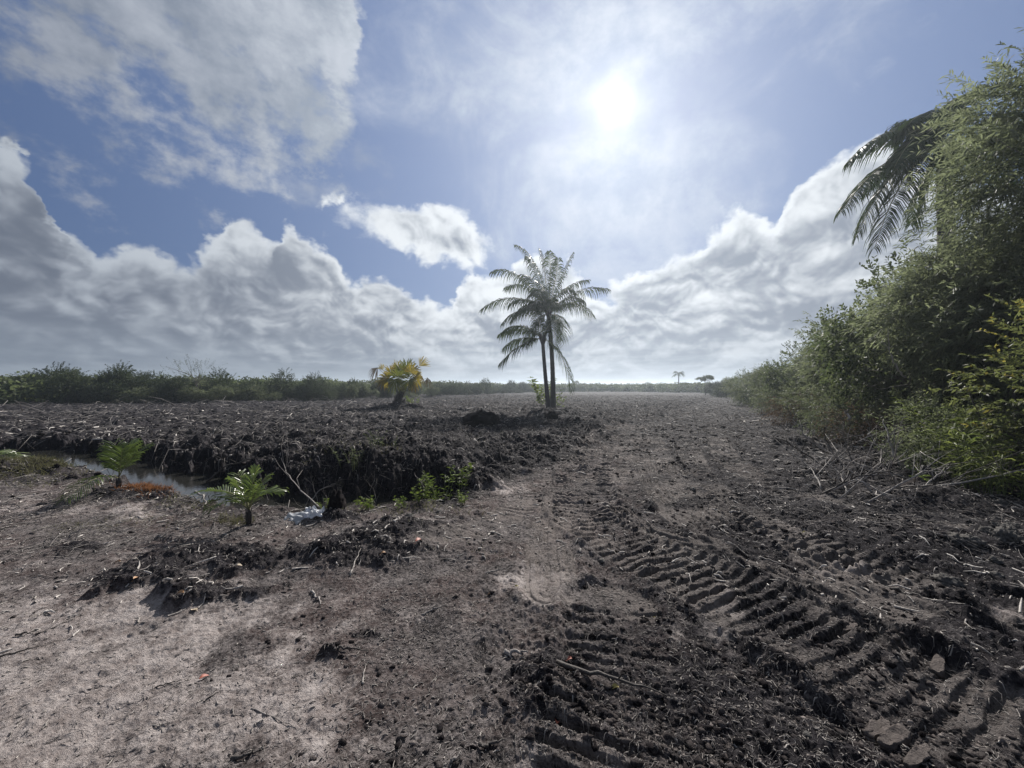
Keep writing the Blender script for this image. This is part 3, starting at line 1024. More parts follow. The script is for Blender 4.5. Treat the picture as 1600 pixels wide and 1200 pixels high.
# a second depth behind, seen through the gaps
for i, (x_, y_, s_) in enumerate([(11.5, 5.5, 1.3), (14, 8.0, 1.4), (14.6, 10.6, 1.5), (16.5, 12.0, 1.3), (18.5, 16.0, 1.3), (9.9, 3.6, 1.25)]):
    place_tree('thicket_shrub', K_near[i % 3], x_, y_, s_, r.uniform(0, 6.28), 'shrub deep inside the thicket, mostly hidden by the ones in front', 'shrub', 'shrubs hidden deep inside the thicket', sz=s_)
for px, py, s, lab in ((1170, 634, 1.5, 'low rounded bush at the foot of the far thicket'), (1215, 648, 1.1, 'low bush beside the withered brown brush'),
                       (1320, 690, 0.9, 'low grey-green bush behind the bleached dead branch'), (1405, 700, 0.8, 'small low bush between the brush pile and the tall shrubs'),
                       (1280, 668, 1.0, 'low bush in the gap behind the brown brush'), (1475, 745, 0.75, 'low bush under the cane clump')):
    gx, gy = G(px, py)
    place_tree('low_bush', K_low[0], gx, gy, s, r.uniform(0, 6.28), lab, 'bush')
for px, py, s, lab in ((1245, 668, 1.0, 'withered brown bush at the edge of the thicket in mid distance'), (1425, 705, 0.8, 'withered reddish-brown bush under the canes'),
                       (1365, 700, 0.9, 'withered brown bush behind the pile of dead branches')):
    gx, gy = G(px, py)
    place_tree('withered_bush', K_dead[0], gx, gy, s, r.uniform(0, 6.28), lab, 'bush')

# --- the tall feathery tree in the right corner
cm, p, d = crown_mesh('crown', 3.1, 2.2, 2.75, 5.35, 2700, 20, 0.150, 0.027, twig_len=0.75, lean=(-0.55, -0.15, -0.05), droop=0.30, lumps=46, lob=(0.15, 0.30), hollow=0.25)
cm.materials.append(M['willow'])
tm = limb_mesh('trunk', p, d, 6.0, 6, 0.075, 90, 0.9, 0.35)
tm.materials.append(M['bark'])
place_tree('feathery_tree', (cm, tm), 10.75, 7.0, 1.0, 0.0, 'tallest tree of the thicket, with narrow drooping leaves, filling the upper corner', 'tree')
cm, p, d = crown_mesh('crown', 2.1, 1.8, 1.55, 3.5, 1700, 18, 0.145, 0.027, twig_len=0.70, lean=(-0.6, -0.2, 0.0), droop=0.3, lumps=30, lob=(0.15, 0.32), hollow=0.25)
cm.materials.append(M['willow'])
tm = limb_mesh('trunk', p, d, 4.6, 4, 0.05, 50, 0.5, 0.3)
tm.materials.append(M['bark'])
place_tree('feathery_tree', (cm, tm), 10.3, 8.6, 1.0, 0.0, 'feathery tree just in front of the royal palm, leaning over the dead branches', 'tree')

# --- glossy olive shrub close on the right
cm, p, d = crown_mesh('crown', 1.25, 1.2, 1.30, 1.62, 1500, 16, 0.085, 0.034, twig_len=0.42, lean=(-0.15, -0.2, 0.15), droop=0.05, lumps=15, hollow=0.2)
cm.materials.append(M['glossy'])
tm = limb_mesh('stems', p, d, 2.4, 11, 0.028, 60, 0.45, 0.55)
tm.materials.append(M['bark'])
place_tree('glossy_shrub', (cm, tm), 8.35, 5.15, 1.0, 0.0, 'glossy olive-green shrub with yellowish tips and thin upright stems, nearest in the thicket', 'shrub', part='stems')
cm, p, d = crown_mesh('crown', 0.9, 0.8, 0.55, 0.55, 480, 13, 0.08, 0.030, twig_len=0.35, droop=0.1, lumps=8)
cm.materials.append(M['glossy'])
tm = limb_mesh('stems', p, d, 0.7, 6, 0.015, 20, 0.3, 0.3)
tm.materials.append(M['bark'])
place_tree('glossy_shrub', (cm, tm), 7.7, 4.75, 1.0, 0.5, 'low glossy growth at the foot of the olive-green shrub', 'shrub', part='stems')


# --- cane clump with long blades
def cane_clump(x, y, n, hgt, label, seed, mat=None, bl=0.26):
    q = random.Random(seed)
    t = empty('cane_clump', (x, y, gz(x, y)))
    tag(t, label, 'cane clump')
    S, Bs, D, T = Buf(), [], [], []
    for i in range(n):
        a, rr = q.uniform(0, 6.28), q.uniform(0, 0.45)
        b = Vector((math.cos(a) * rr, math.sin(a) * rr, -0.05))
        ln = Vector((math.cos(a) * 0.3 - 0.25, math.sin(a) * 0.3 - 0.1, 0)) * q.uniform(0.5, 1.6)
        H = hgt * q.uniform(0.5, 1.0)
        pts = [b + ln * (u ** 1.7) * H * 0.5 + Vector((0, 0, H * (u - 0.12 * u ** 3))) for u in (0, .25, .5, .75, 1)]
        S.tube(pts, [0.009, 0.008, 0.006, 0.005, 0.003], 5, q.uniform(0.2, 0.8))
        tt = q.uniform(0.25, 0.8)
        for k in range(int(20 * H)):
            u = q.uniform(0.25, 1.0)
            f = u * 4
            i0 = min(int(f), 3)
            P = pts[i0].lerp(pts[i0 + 1], f - i0)
            an = q.uniform(0, 6.28)
            Bs.append(P); D.append((math.cos(an) - 0.3, math.sin(an), q.uniform(0.0, 0.9))); T.append(min(1, max(0, q.gauss(tt, 0.15))))
    V, Q, A = leaves(np.array(Bs), np.array(D), bl * rng.uniform(0.6, 1.2, len(Bs)), 0.018 * rng.uniform(0.7, 1.3, len(Bs)), np.array(T), 0.35)
    S.build('stalks', M['stem'], t)
    obj('blades', mesh_np('blades', V, Q, None, {'tint': A}), mat or M['cane'], t)
    return t


for px, py, n, h_, lab in ((1492, 752, 26, 1.6, 'clump of pale green canes with long blades beside the withered brush'),
                           (1530, 772, 20, 1.25, 'shorter cane clump in front of the glossy shrub stems'),
                           (1478, 728, 20, 1.8, 'cane clump reaching out over the dead branches'),
                           (1565, 782, 16, 0.9, 'small cane clump low beside the glossy shrub')):
    gx, gy = G(px, py)
    cane_clump(gx, gy, n, h_, lab, px)


# ------------------------------------------------------------------ palms
def frond_buf(base, ctrl, tip, leaf=0.6, n=46, r0=0.03, hang=0.5, start=0.16, wid=0.035, seed=0, vee=0.3, sweep=0.55, tint=0.5, ragged=0.1):
    """a feather leaf: rachis and two rows of drooping leaflets"""
    q = random.Random(seed)
    L, R_ = Buf(), Buf()
    pts = bez(base, ctrl, tip, 14)
    R_.tube(pts, [r0 * (1 - 0.85 * i / 13) for i in range(14)], 5, tint)
    up = Vector((0, 0, 1))
    for i in range(n):
        u = start + (1 - start) * (i + 0.5) / n
        f = u * 13
        i0 = min(int(f), 12)
        P = pts[i0].lerp(pts[i0 + 1], f - i0)
        tn = (pts[i0 + 1] - pts[i0]).normalized()
        sd_ = tn.cross(up)
        if sd_.length < 0.15: sd_ = tn.cross(Vector((1, 0.3, 0)))
        sd_.normalize()
        nn = sd_.cross(tn)
        ll = leaf * (math.sin(math.pi * min(1, max(0.0, (u - start) / (1 - start) * 0.80 + 0.17))) ** 0.6) * q.uniform(0.85, 1.1)
        for s in (-1, 1):
            if q.random() < ragged * 0.5: continue
            d = (sd_ * s + tn * (sweep + 0.5 * u) + nn * (vee + q.uniform(-.15, .15))).normalized()
            l2 = ll * q.uniform(0.85, 1.08)
            h_ = hang * q.uniform(0.7, 1.3)
            p1 = P + d * l2 * 0.45 - up * l2 * h_ * 0.12
            p2 = P + d * l2 * 0.8 - up * l2 * h_ * 0.5
            p3 = P + d * l2 * 0.95 - up * l2 * h_ * 0.95
            w = wid * q.uniform(0.8, 1.2)
            wv = tn * 0.7 + up * 0.25 * s + nn * q.uniform(-.3, .3)
            wv.normalize()
            V = [P - wv * w * .25, P + wv * w * .25, p1 + wv * w * .5, p1 - wv * w * .5, p2 + wv * w * .36, p2 - wv * w * .36, p3]
            L.add(V, [[0, 1, 2, 3], [3, 2, 4, 5]], [[5, 4, 6]], min(1, max(0, tint + q.uniform(-.2, .2))))
    return L, R_


def frond(parent, base, ctrl, tip, mat, rmat, name='frond', **kw):
    L, R_ = frond_buf(base, ctrl, tip, **kw)
    f = R_.build(name, rmat, parent, True)
    L.build('leaflets', mat, f)
    return f


def palm_trunk(parent, pts, rad, name='trunk', mat=None, ring=0.10):
    B = Buf()
    P = []
    n = 40
    pts = [Vector(p) for p in pts]
    P = bez(pts[0], pts[1], pts[2], n)
    q = random.Random(3)
    rr = []
    for i in range(n):
        t = i / (n - 1)
        r_ = rad[0] + (rad[1] - rad[0]) * min(1, t * 3) if t < 1 / 3 else rad[1] + (rad[2] - rad[1]) * (t - 1 / 3) * 1.5
        rr.append(r_ * (1 + (0.05 if i % 2 else -0.03)) * q.uniform(0.98, 1.03))
    B.tube(P, rr, 12, 0.5)
    return B.build(name, mat or M['palm_bark'], parent, True)


def coconut(name, basepx, crownpx, y, bend, label, fr, extra, seed, trad):
    b = at(basepx[0], basepx[1], y)
    b.z = gz(b.x, b.y) - 0.05
    t = empty(name, b)
    tag(t, label, 'palm tree', 'coconut palms standing together in the cleared field')
    c = at(crownpx[0], crownpx[1], y) - b
    palm_trunk(t, [(0, 0, 0), (bend, 0, c.z * 0.5), c], trad)
    q = random.Random(seed)
    # woody leaf bases and a few hanging husks
    B = Buf()
    for i in range(14):
        a = i * 2.4
        e = c + Vector((math.cos(a) * 0.22, math.sin(a) * 0.22, 0.15 + 0.03 * i))
        B.tube([c + Vector((0, 0, -0.35 + i * 0.03)), c + Vector((math.cos(a) * .13, math.sin(a) * .13, -0.05 + .02 * i)), e], [0.07, 0.06, 0.035], 5, q.uniform(0, 1))
    B.build('leaf_bases', M['palm_bark'], t, True)
    k = 0
    for (cx, cy, tx, ty, dy) in fr:
        base = c + Vector((q.uniform(-.06, .06), q.uniform(-.06, .06), q.uniform(-0.05, 0.2)))
        ctrl = at(cx, cy, y + dy * 0.5) - b
        tip = at(tx, ty, y + dy) - b
        k += 1
        frond(t, base, ctrl, tip, M['palm'], M['petiole'], leaf=0.88, n=50, r0=0.028, hang=1.0, start=0.08, wid=0.048, seed=seed * 50 + k, tint=q.uniform(0.3, 0.6))
    for i in range(extra):
        a = q.uniform(0, 6.28)
        el = q.uniform(0.15, 1.1)
        Lf = q.uniform(2.6, 3.7)
        dr = Vector((math.cos(a) * 0.55, math.sin(a), 0)).normalized()
        base = c + Vector((0, 0, q.uniform(0, 0.25)))
        ctrl = base + dr * Lf * 0.5 * math.cos(el) + Vector((0, 0, Lf * 0.55 * math.sin(el) + 0.3))
        tip = base + dr * Lf * (math.cos(el) * 0.55 + 0.25) + Vector((0, 0, Lf * (math.sin(el) * 0.75 - 0.25)))
        frond(t, base, ctrl, tip, M['palm'], M['petiole'], leaf=0.85, n=44, r0=0.026, hang=1.0, start=0.10, wid=0.048, seed=seed * 90 + i, tint=q.uniform(0.3, 0.6))
    return t


coconut('coconut_palm', (864, 640), (857, 490), 24.0, 0.05, 'taller of the two coconut palms, with the high crown and straight trunk',
        [(842, 392, 805, 382, 0.6), (838, 415, 822, 400, -0.6), (852, 410, 843, 388, 0.3), (862, 405, 858, 392, -0.5), (880, 430, 896, 394, 0.5),
         (872, 425, 872, 402, -1.0), (880, 440, 920, 437, 0.4), (905, 440, 952, 452, -0.3), (895, 458, 927, 494, 0.8), (806, 408, 768, 424, -0.3), (825, 430, 788, 450, 1.0),
         (798, 446, 751, 484, 0.2), (812, 470, 786, 505, -1.2), (885, 490, 878, 532, 1.2), (890, 470, 905, 470, 2.2), (845, 440, 815, 428, -2.0), (828, 470, 800, 500, -.9), (835, 495, 822, 540, .9), (866, 500, 868, 545, -1.1)], 12, 3, (0.20, 0.14, 0.11))
coconut('coconut_palm', (858, 641), (848, 532), 23.4, -0.25, 'shorter leaning coconut palm with the lower ragged crown',
        [(815, 504, 780, 522, 0.2), (812, 520, 786, 545, 0.8), (815, 530, 781, 568, -0.4), (842, 500, 835, 478, 0.8),
         (888, 552, 892, 612, 0.3),], 2, 4, (0.17, 0.12, 0.10))


# --- fan palm
def fan_leaf(parent, base, hub, direc, size, mat, seed, droop=0.25, nseg=22, spread=2.1, fold=0.0):
    q = random.Random(seed)
    P_, L = Buf(), Buf()
    m = (base + hub) / 2 + Vector((0, 0, 0.05))
    P_.tube(bez(base, m, hub, 6), [0.022, 0.02, 0.018, 0.016, 0.015, 0.012], 5, 0.5)
    d = direc.normalized()
    s = d.cross(Vector((0.2, 1, 0.1))).normalized()      # the blade lies roughly across the view
    nrm = d.cross(s)
    for i in range(nseg):
        a = (i / (nseg - 1) - 0.5) * 2 * spread
        v = d * math.cos(a) + s * math.sin(a) + nrm * q.uniform(-.22, .22)
        v.normalize()
        l = size * (1 - 0.16 * abs(a) / spread) * q.uniform(0.88, 1.06)
        w = size * math.sin(spread / nseg) * 0.52
        t = nrm.cross(v).normalized()
        split_ = q.uniform(0.45, 0.62)
        z = Vector((0, 0, 1))
        p1 = hub + v * l * split_ - z * droop * l * 0.15
        p2 = hub + v * l * 0.85 - z * droop * l * 0.6
        p3 = hub + v * l - z * droop * l * 1.2 + t * q.uniform(-.03, .03)
        V = [hub, p1 + t * w, p1 - t * w, p2 + t * w * .5, p2 - t * w * .5, p3]
        L.add(V, [[1, 3, 4, 2]], [[0, 1, 2], [3, 5, 4]], min(1, max(0, q.gauss(0.5, 0.2))))
    f = P_.build('fan_leaf', M['petiole'], parent, True)
    L.build('blade', mat, f)


def fan_palm():
    y = 26.5
    b = at(622, 640, y)
    b.z = gz(b.x, b.y) - 0.05
    t = empty('fan_palm', b)
    tag(t, 'squat fan palm with yellowing leaves and a shaggy dark trunk on a low mound', 'palm tree')
    c = at(627, 612, y) - b
    palm_trunk(t, [(0, 0, 0), (-0.05, 0, c.z * 0.5), c], (0.36, 0.30, 0.16), mat=M['darkwood'])
    B = Buf()
    q = random.Random(4)
    for i in range(90):
        u = q.random()
        a = q.uniform(0, 6.28)
        o = Vector((math.cos(a), math.sin(a), 0))
        s = Vector((0, 0, c.z * u)) + o * (0.30 - 0.10 * u) + Vector((c.x * u, 0, 0))
        B.tube([s, s + o * 0.10 + Vector((0, 0, q.uniform(-.05, .15))), s + o * 0.2 + Vector((0, 0, q.uniform(-.25, .22)))], [0.04, 0.03, 0.01], 4, q.random())
    B.build('old_leaf_boots', M['darkwood'], t)
    rows = [(628, 583, 627, 553, .95, 'fan', 0, .1, 0), (612, 585, 600, 560, .85, 'fan_yellow', .5, .3, 0), (642, 582, 655, 560, .85, 'fan_yellow', -.4, .3, 0),
            (620, 578, 612, 555, .8, 'fan_yellow', .9, .2, 0), (636, 576, 640, 552, .85, 'fan', .7, .2, 0), (606, 592, 590, 585, .75, 'fan_yellow', -.3, .6, .2),
            (598, 578, 592, 562, .6, 'fan_yellow', .3, .5, .5), (655, 572, 668, 558, .85, 'fan_yellow', 0, .2, .75), (590, 574, 580, 585, .75, 'fan_dead', .2, .7, .9),
            (648, 590, 656, 600, .8, 'fan_yellow', -.7, .6, .3), (655, 583, 656, 606, .8, 'fan_dead', .1, .3, .7), (668, 590, 668, 606, .6, 'fan_dead', -.2, .3, .9),
            (600, 588, 598, 612, .9, 'fan_dead', .3, .2, .8), (618, 594, 612, 612, .8, 'fan', -.9, .4, .2), (638, 594, 642, 612, .8, 'fan', -1.0, .4, .2),
            (628, 590, 628, 570, .9, 'fan', 1.2, .2, 0), (645, 596, 648, 616, .7, 'fan_dead', .6, .3, .8), (622, 588, 615, 570, .8, 'fan', -1.3, .3, 0)]
    for i, (hx_, hy_, tx, ty, sz, mt, dy, dr, fo) in enumerate(rows):
        hub = at(hx_, hy_, y + dy) - b
        d = at(tx, ty, y + dy * 1.4) - b - hub
        fan_leaf(t, c + Vector((0, 0, q.uniform(-.1, .1))), hub, d, sz * 1.12, M[mt], 60 + i, dr if mt == 'fan_dead' else dr * 0.45, fold=fo, spread=1.9 if fo < 0.5 else 0.75, nseg=24 if fo < 0.5 else 12)


fan_palm()


# --- royal palm behind the thicket
def royal():
    y = 11.5
    b = at(1478, 700, y)
    b.z = gz(b.x, b.y)
    t = empty('royal_palm', b)
    tag(t, 'tall royal palm whose drooping fronds hang out of the thicket against the sky', 'palm tree')
    c = at(1478, 225, y) - b
    palm_trunk(t, [(0, 0, 0), (0.15, 0, c.z * 0.5), c - Vector((0, 0, 0.9))], (0.26, 0.24, 0.17))
    B = Buf()
    B.tube([c - Vector((0, 0, 1.0)), c - Vector((0, 0, 0.5)), c + Vector((0, 0, 0.15))], [0.18, 0.15, 0.08], 12, 0.5)
    B.build('crownshaft', M['stem'], t, True)
    rows = [(1395, 170, 1330, 250, 0.0), (1385, 225, 1316, 330, -0.6), (1395, 235, 1340, 370, 0.3), (1410, 250, 1368, 388, -0.3), (1425, 160, 1395, 215, 1.0), (1420, 195, 1350, 300, 1.0),
            (1440, 270, 1425, 350, 0.6), (1470, 150, 1450, 185, 1.2), (1490, 130, 1520, 150, 0.6), (1540, 170, 1600, 220, 0.5), (1550, 220, 1620, 300, 0.2), (1500, 230, 1530, 340, 1.4), (1440, 180, 1400, 260, -1.3), (1460, 150, 1425, 190, -1.0)]
    for i, (cx, cy, tx, ty, dy) in enumerate(rows):
        frond(t, c + Vector((0, 0, 0.1)), at(cx, cy, y + dy * .5) - b, at(tx, ty, y + dy) - b, M['palm'], M['petiole'], leaf=0.80, n=105, r0=0.035, hang=0.80, start=0.08,
              wid=0.042, seed=700 + i, vee=0.0, tint=0.35, sweep=0.4)


royal()


# --- far palms and the flat-topped tree on the horizon
def far_palm(px, pbase, pcrown, y, R_, label):
    b = at(px, pbase, y)
    b.z = 0.0
    t = empty('distant_palm', b)
    tag(t, label, 'palm tree')
    c = at(px, pcrown, y) - b
    palm_trunk(t, [(0, 0, 0), (0, 0, c.z / 2), c], (R_ * .09, R_ * .08, R_ * .06))
    cb = Buf()
    q = random.Random(int(px))
    for i in range(13):
        a = i * 2.4
        e = q.uniform(-0.1, 1.0)
        dr = Vector((math.cos(a), math.sin(a), 0))
        L, R0 = frond_buf(c, c + dr * R_ * .5 + Vector((0, 0, R_ * (.2 + .5 * e))), c + dr * R_ * (1 - .3 * max(e, 0)) + Vector((0, 0, R_ * (.7 * e - .45))), leaf=R_ * .26, n=22, r0=R_ * .02, hang=.8, wid=R_ * .04, seed=i)
        for u in (L, R0):
            cb.add(np.concatenate(u.V), np.concatenate(u.Q), np.concatenate(u.T) if u.T else None, np.concatenate(u.A))
    cb.build('crown', M['palm'], t)


far_palm(1060.5, 606, 584, 130, 2.3, 'lone distant palm with a thin trunk standing on the horizon')
far_palm(1012, 606, 599, 260, 2.8, 'smallest palm, barely rising over the distant scrub')
cm, p, d = crown_mesh('crown', 2.2, 2.0, 0.55, 4.6, 260, 10, 0.26, 0.12, twig_len=0.5, droop=0.1, lumps=6)
cm.materials.append(M['brush'])
tm = limb_mesh('trunk', p, d, 4.6, 3, 0.09, 26, 0.6, 0.1)
tm.materials.append(M['bark'])
pt = at(1102, 606, 72)
place_tree('flat_topped_tree', (cm, tm), pt.x, pt.y, 0.72, 2.0, 'thin flat-topped tree at the far end of the thicket against the sky', 'tree')
pt = at(900, 606, 190)
place_tree('flat_topped_tree', (cm, tm), pt.x, pt.y, 0.8, 1.0, 'tiny flat-topped tree on the horizon beside the coconut palms', 'tree', sz=0.9)


# ------------------------------------------------------------------ coconut saplings
def sapling(px, py, label, fr, stem_h, seed, z_off=0.0):
    x_, y_ = G(px, py)
    z_ = gz(x_, y_)
    t = empty('palm_sapling', (x_, y_, z_))
    tag(t, label, 'palm sapling')
    b = Vector((x_, y_, z_))
    c = Vector((0, 0, stem_h))
    B = Buf()
    B.tube([Vector((0, 0, -0.04)), c * 0.5 + Vector((.005, 0, 0)), c], [0.030, 0.024, 0.014], 8, 0.5)
    for i in range(5):
        a = i * 2.1
        o = Vector((math.cos(a), math.sin(a), 0))
        B.tube([o * 0.012 + Vector((0, 0, 0.0)), o * 0.026 + c * 0.45, o * 0.03 + c * (0.8 + 0.05 * i)], [0.018, 0.012, 0.003], 5, 0.3 + 0.1 * i)
    B.build('stem', M['darkwood'], t, True)
    for k, (cx, cy, tx, ty, dy, lf, n) in enumerate(fr):
        ctrl = at(cx, cy, y_ + dy * .5) - b
        tip = at(tx, ty, y_ + dy) - b
        frond(t, c * 0.8, ctrl, tip, M['sapling'], M['petiole'], leaf=lf * 1.12, n=int(n * 0.75), r0=0.008, hang=0.35, start=0.18, wid=0.021, seed=seed + k, vee=0.25, tint=0.5, ragged=0.15, sweep=0.8)
    return t


s1 = sapling(187, 768, 'coconut sapling by the ditch with one upright frond and one lying on the ground',
             [(186, 715, 214, 690, 0.25, 0.40, 30), (190, 720, 192, 700, -0.1, 0.36, 28), (196, 718, 232, 694, 0.0, 0.26, 26), (188, 725, 180, 690, 0.15, 0.34, 24), (150, 734, 104, 781, -0.85, 0.28, 36)], 0.20, 31)
s2 = sapling(390, 822, 'bushy green coconut sapling beside the discarded white sheet',
             [(386, 765, 372, 738, 0.15, 0.24, 20), (392, 760, 402, 730, 0.1, 0.24, 20), (398, 765, 418, 742, -0.1, 0.20, 18), (368, 758, 318, 766, 0.1, 0.30, 26), (372, 772, 330, 792, -0.25, 0.26, 22),
              (402, 765, 440, 768, 0.1, 0.24, 20), (395, 775, 408, 762, -0.3, 0.18, 16), (382, 762, 362, 748, -0.2, 0.20, 16)], 0.20, 57)
s3 = sapling(-12, 735, 'half-hidden coconut sapling at the picture edge above the grassy bank', [(5, 705, 30, 712, 0.2, 0.34, 18), (0, 712, 22, 722, -0.2, 0.30, 18), (-20, 700, -40, 715, 0, 0.3, 18), (-10, 700, 5, 708, .4, .3, 16)], 0.2, 77)


# ------------------------------------------------------------------ grass and weeds
def tuft(pts, n, h_, w, mat, name, label, spread=0.12, lean=0.5):
    Bs, D = [], []
    V_, T_, A_ = [], [], []
    q = np.random.default_rng(abs(hash(label)) % 1000 if False else len(label) * 7 + len(pts))
    P = np.repeat(np.array(pts), n, axis=0)
    m = len(P)
    P[:, :2] += q.normal(0, spread, (m, 2))
    P[:, 2] = land(P[:, 0], P[:, 1]) - 0.01
    d = np.stack([q.normal(0, lean, m), q.normal(0, lean, m), np.ones(m)], 1)
    d = unit(d)
    L = h_ * q.uniform(0.4, 1.2, m)[:, None]
    s = unit(np.cross(d, q.normal(size=(m, 3)))) * w
    mid = P + d * L * 0.55
    tip = P + d * L + np.stack([q.normal(0, .3, m), q.normal(0, .3, m), -q.uniform(0, .4, m)], 1) * L * 0.5
    V = np.stack([P - s, P + s, mid + s * .7, mid - s * .7, tip], 1).reshape(-1, 3)
    i = np.arange(m)[:, None] * 5
    o = obj(name, mesh_np(name, V, i + np.array([[0, 1, 2, 3]]), i + np.array([[3, 2, 4]]), {'tint': np.repeat(q.uniform(0, 1, m), 5)}), mat)
    return tag(o, label, 'grass', kind='stuff')


def pix_pts(px, py, sx, sy, n, seed):
    q = np.random.default_rng(seed)
    out = []
    for _ in range(n):
        g = G(px + q.normal() * sx, max(py + q.normal() * sy, 615))
        out.append((g[0], g[1], 0.0))
    return out


tuft(pix_pts(238, 770, 26, 5, 60, 1), 26, 0.10, 0.003, M['orange_grass'], 'rusty_grass', 'rusty orange dried grass on the ditch edge beside the sapling', 0.06, 0.8)
tuft(pix_pts(40, 742, 40, 7, 60, 2) + pix_pts(80, 735, 30, 4, 30, 3), 26, 0.16, 0.004, M['grey_grass'], 'grey_grass', 'matted grey-green grass on the near bank of the ditch', 0.12, 0.9)
tuft(pix_pts(150, 822, 40, 5, 40, 4) + pix_pts(230, 815, 40, 5, 30, 5) + pix_pts(700, 830, 60, 20, 10, 6), 10, 0.05, 0.002, M['grey_grass'], 'sparse_grass', 'thin short grass sprouting on the pale ground', 0.06, 0.9)
tuft(pix_pts(330, 790, 90, 6, 40, 18) + pix_pts(640, 800, 60, 6, 30, 19) + pix_pts(760, 700, 60, 10, 24, 20) + pix_pts(560, 700, 90, 10, 40, 21), 9, 0.11, 0.003, M['grey_grass'], 'bank_grass', 'scattered dull grass blades along both ditch banks and the edge of the field', 0.07, 0.8)
tuft(pix_pts(375, 815, 14, 4, 14, 8) + pix_pts(560, 745, 50, 8, 30, 9), 16, 0.12, 0.003, M['grey_grass'], 'dry_tufts', 'dry yellowish grass tufts along the ditch banks', 0.05, 0.6)


def weed(px, py, label, n, h_, leafL, leafW, seed, mat='weed', lean=(-0.1, 0, 0), spread=0.12, dens=26, name='weed', y=None):
    q = random.Random(seed)
    x_, y_ = G(px, py) if y is None else (at(px, py, y).x, y)
    t = empty(name, (x_, y_, gz(x_, y_)))
    tag(t, label, 'weed')
    S, Bs, D, T = Buf(), [], [], []
    for i in range(n):
        a, rr = q.uniform(0, 6.28), q.uniform(0, spread)
        b = Vector((math.cos(a) * rr, math.sin(a) * rr, -0.02))
        H = h_ * q.uniform(0.55, 1.05)
        ln = Vector((math.cos(a) * .35 + lean[0], math.sin(a) * .35 + lean[1], 1)) * H
        pts = bez(b, b + Vector((ln.x * .2, ln.y * .2, ln.z * .6)), b + ln, 6)
        S.tube(pts, [0.005, 0.0045, 0.004, 0.003, 0.0025, 0.0015], 4, q.random())
        for k in range(int(dens * H)):
            u = q.uniform(0.2, 1.0) * 4.99
            P = pts[int(u)].lerp(pts[int(u) + 1], u - int(u))
            an = q.uniform(0, 6.28)
            Bs.append(P); D.append((math.cos(an), math.sin(an), q.uniform(0.1, 0.9))); T.append(min(1, max(0, q.gauss(0.55, 0.2))))
    V, Q, A = leaves(np.array(Bs), np.array(D), leafL * rng.uniform(0.6, 1.2, len(Bs)), leafW * rng.uniform(0.7, 1.2, len(Bs)), np.array(T), 0.2)
    S.build('stems', M['stem'], t)
    obj('leaves', mesh_np('leaves', V, Q, None, {'tint': A}), M[mat], t)


weed(690, 780, 'tallest bright green weed with slender leaves at the end of the ditch', 9, 0.62, 0.10, 0.018, 1, lean=(-0.15, 0.1, 0), dens=42)
weed(655, 792, 'leafy green weed leaning over the ditch edge', 7, 0.30, 0.07, 0.018, 2, dens=90)
weed(720, 770, 'upright weed with few leaves just past the tallest one', 5, 0.45, 0.08, 0.018, 3, dens=60)
weed(575, 797, 'low green weed by the dark water', 7, 0.20, 0.06, 0.018, 4, dens=120)
weed(515, 797, 'single tiny bright weed beside the white sheet', 5, 0.13, 0.05, 0.022, 5, dens=160)
weed(555, 750, 'spreading weed on the dark far bank of the ditch', 10, 0.45, 0.06, 0.018, 6, spread=0.35, dens=50, mat='grey_brush')
weed(595, 742, 'dull green weed hanging on the dark bank near the spreading one', 8, 0.40, 0.06, 0.018, 7, spread=0.3, dens=50, mat='grey_brush')
weed(252, 758, 'small dull weed rising from the ditch edge past the rusty grass', 5, 0.28, 0.05, 0.018, 8, dens=60, mat='grey_brush')
weed(725, 790, 'short weed at the ditch end in front of the tall one', 6, 0.22, 0.06, 0.016, 9, dens=80)
weed(632, 797, 'short yellow-green weed between the two leafy ones', 5, 0.16, 0.06, 0.018, 19, dens=110)
weed(852, 644, 'yellow-green weed growing at the foot of the coconut palms', 9, 2.2, 0.30, 0.08, 10, spread=0.4, dens=22)
weed(872, 643, 'pale broken weed at the foot of the taller palm trunk', 6, 1.3, 0.26, 0.07, 11, spread=0.3, dens=20)
weed(645, 640, 'yellow-green seedling beside the fan palm trunk', 8, 0.8, 0.22, 0.06, 12, spread=0.4, dens=40)
weed(1447, 775, 'small bright yellow-green weed among the dead branches', 4, 0.35, 0.12, 0.03, 13, dens=40)


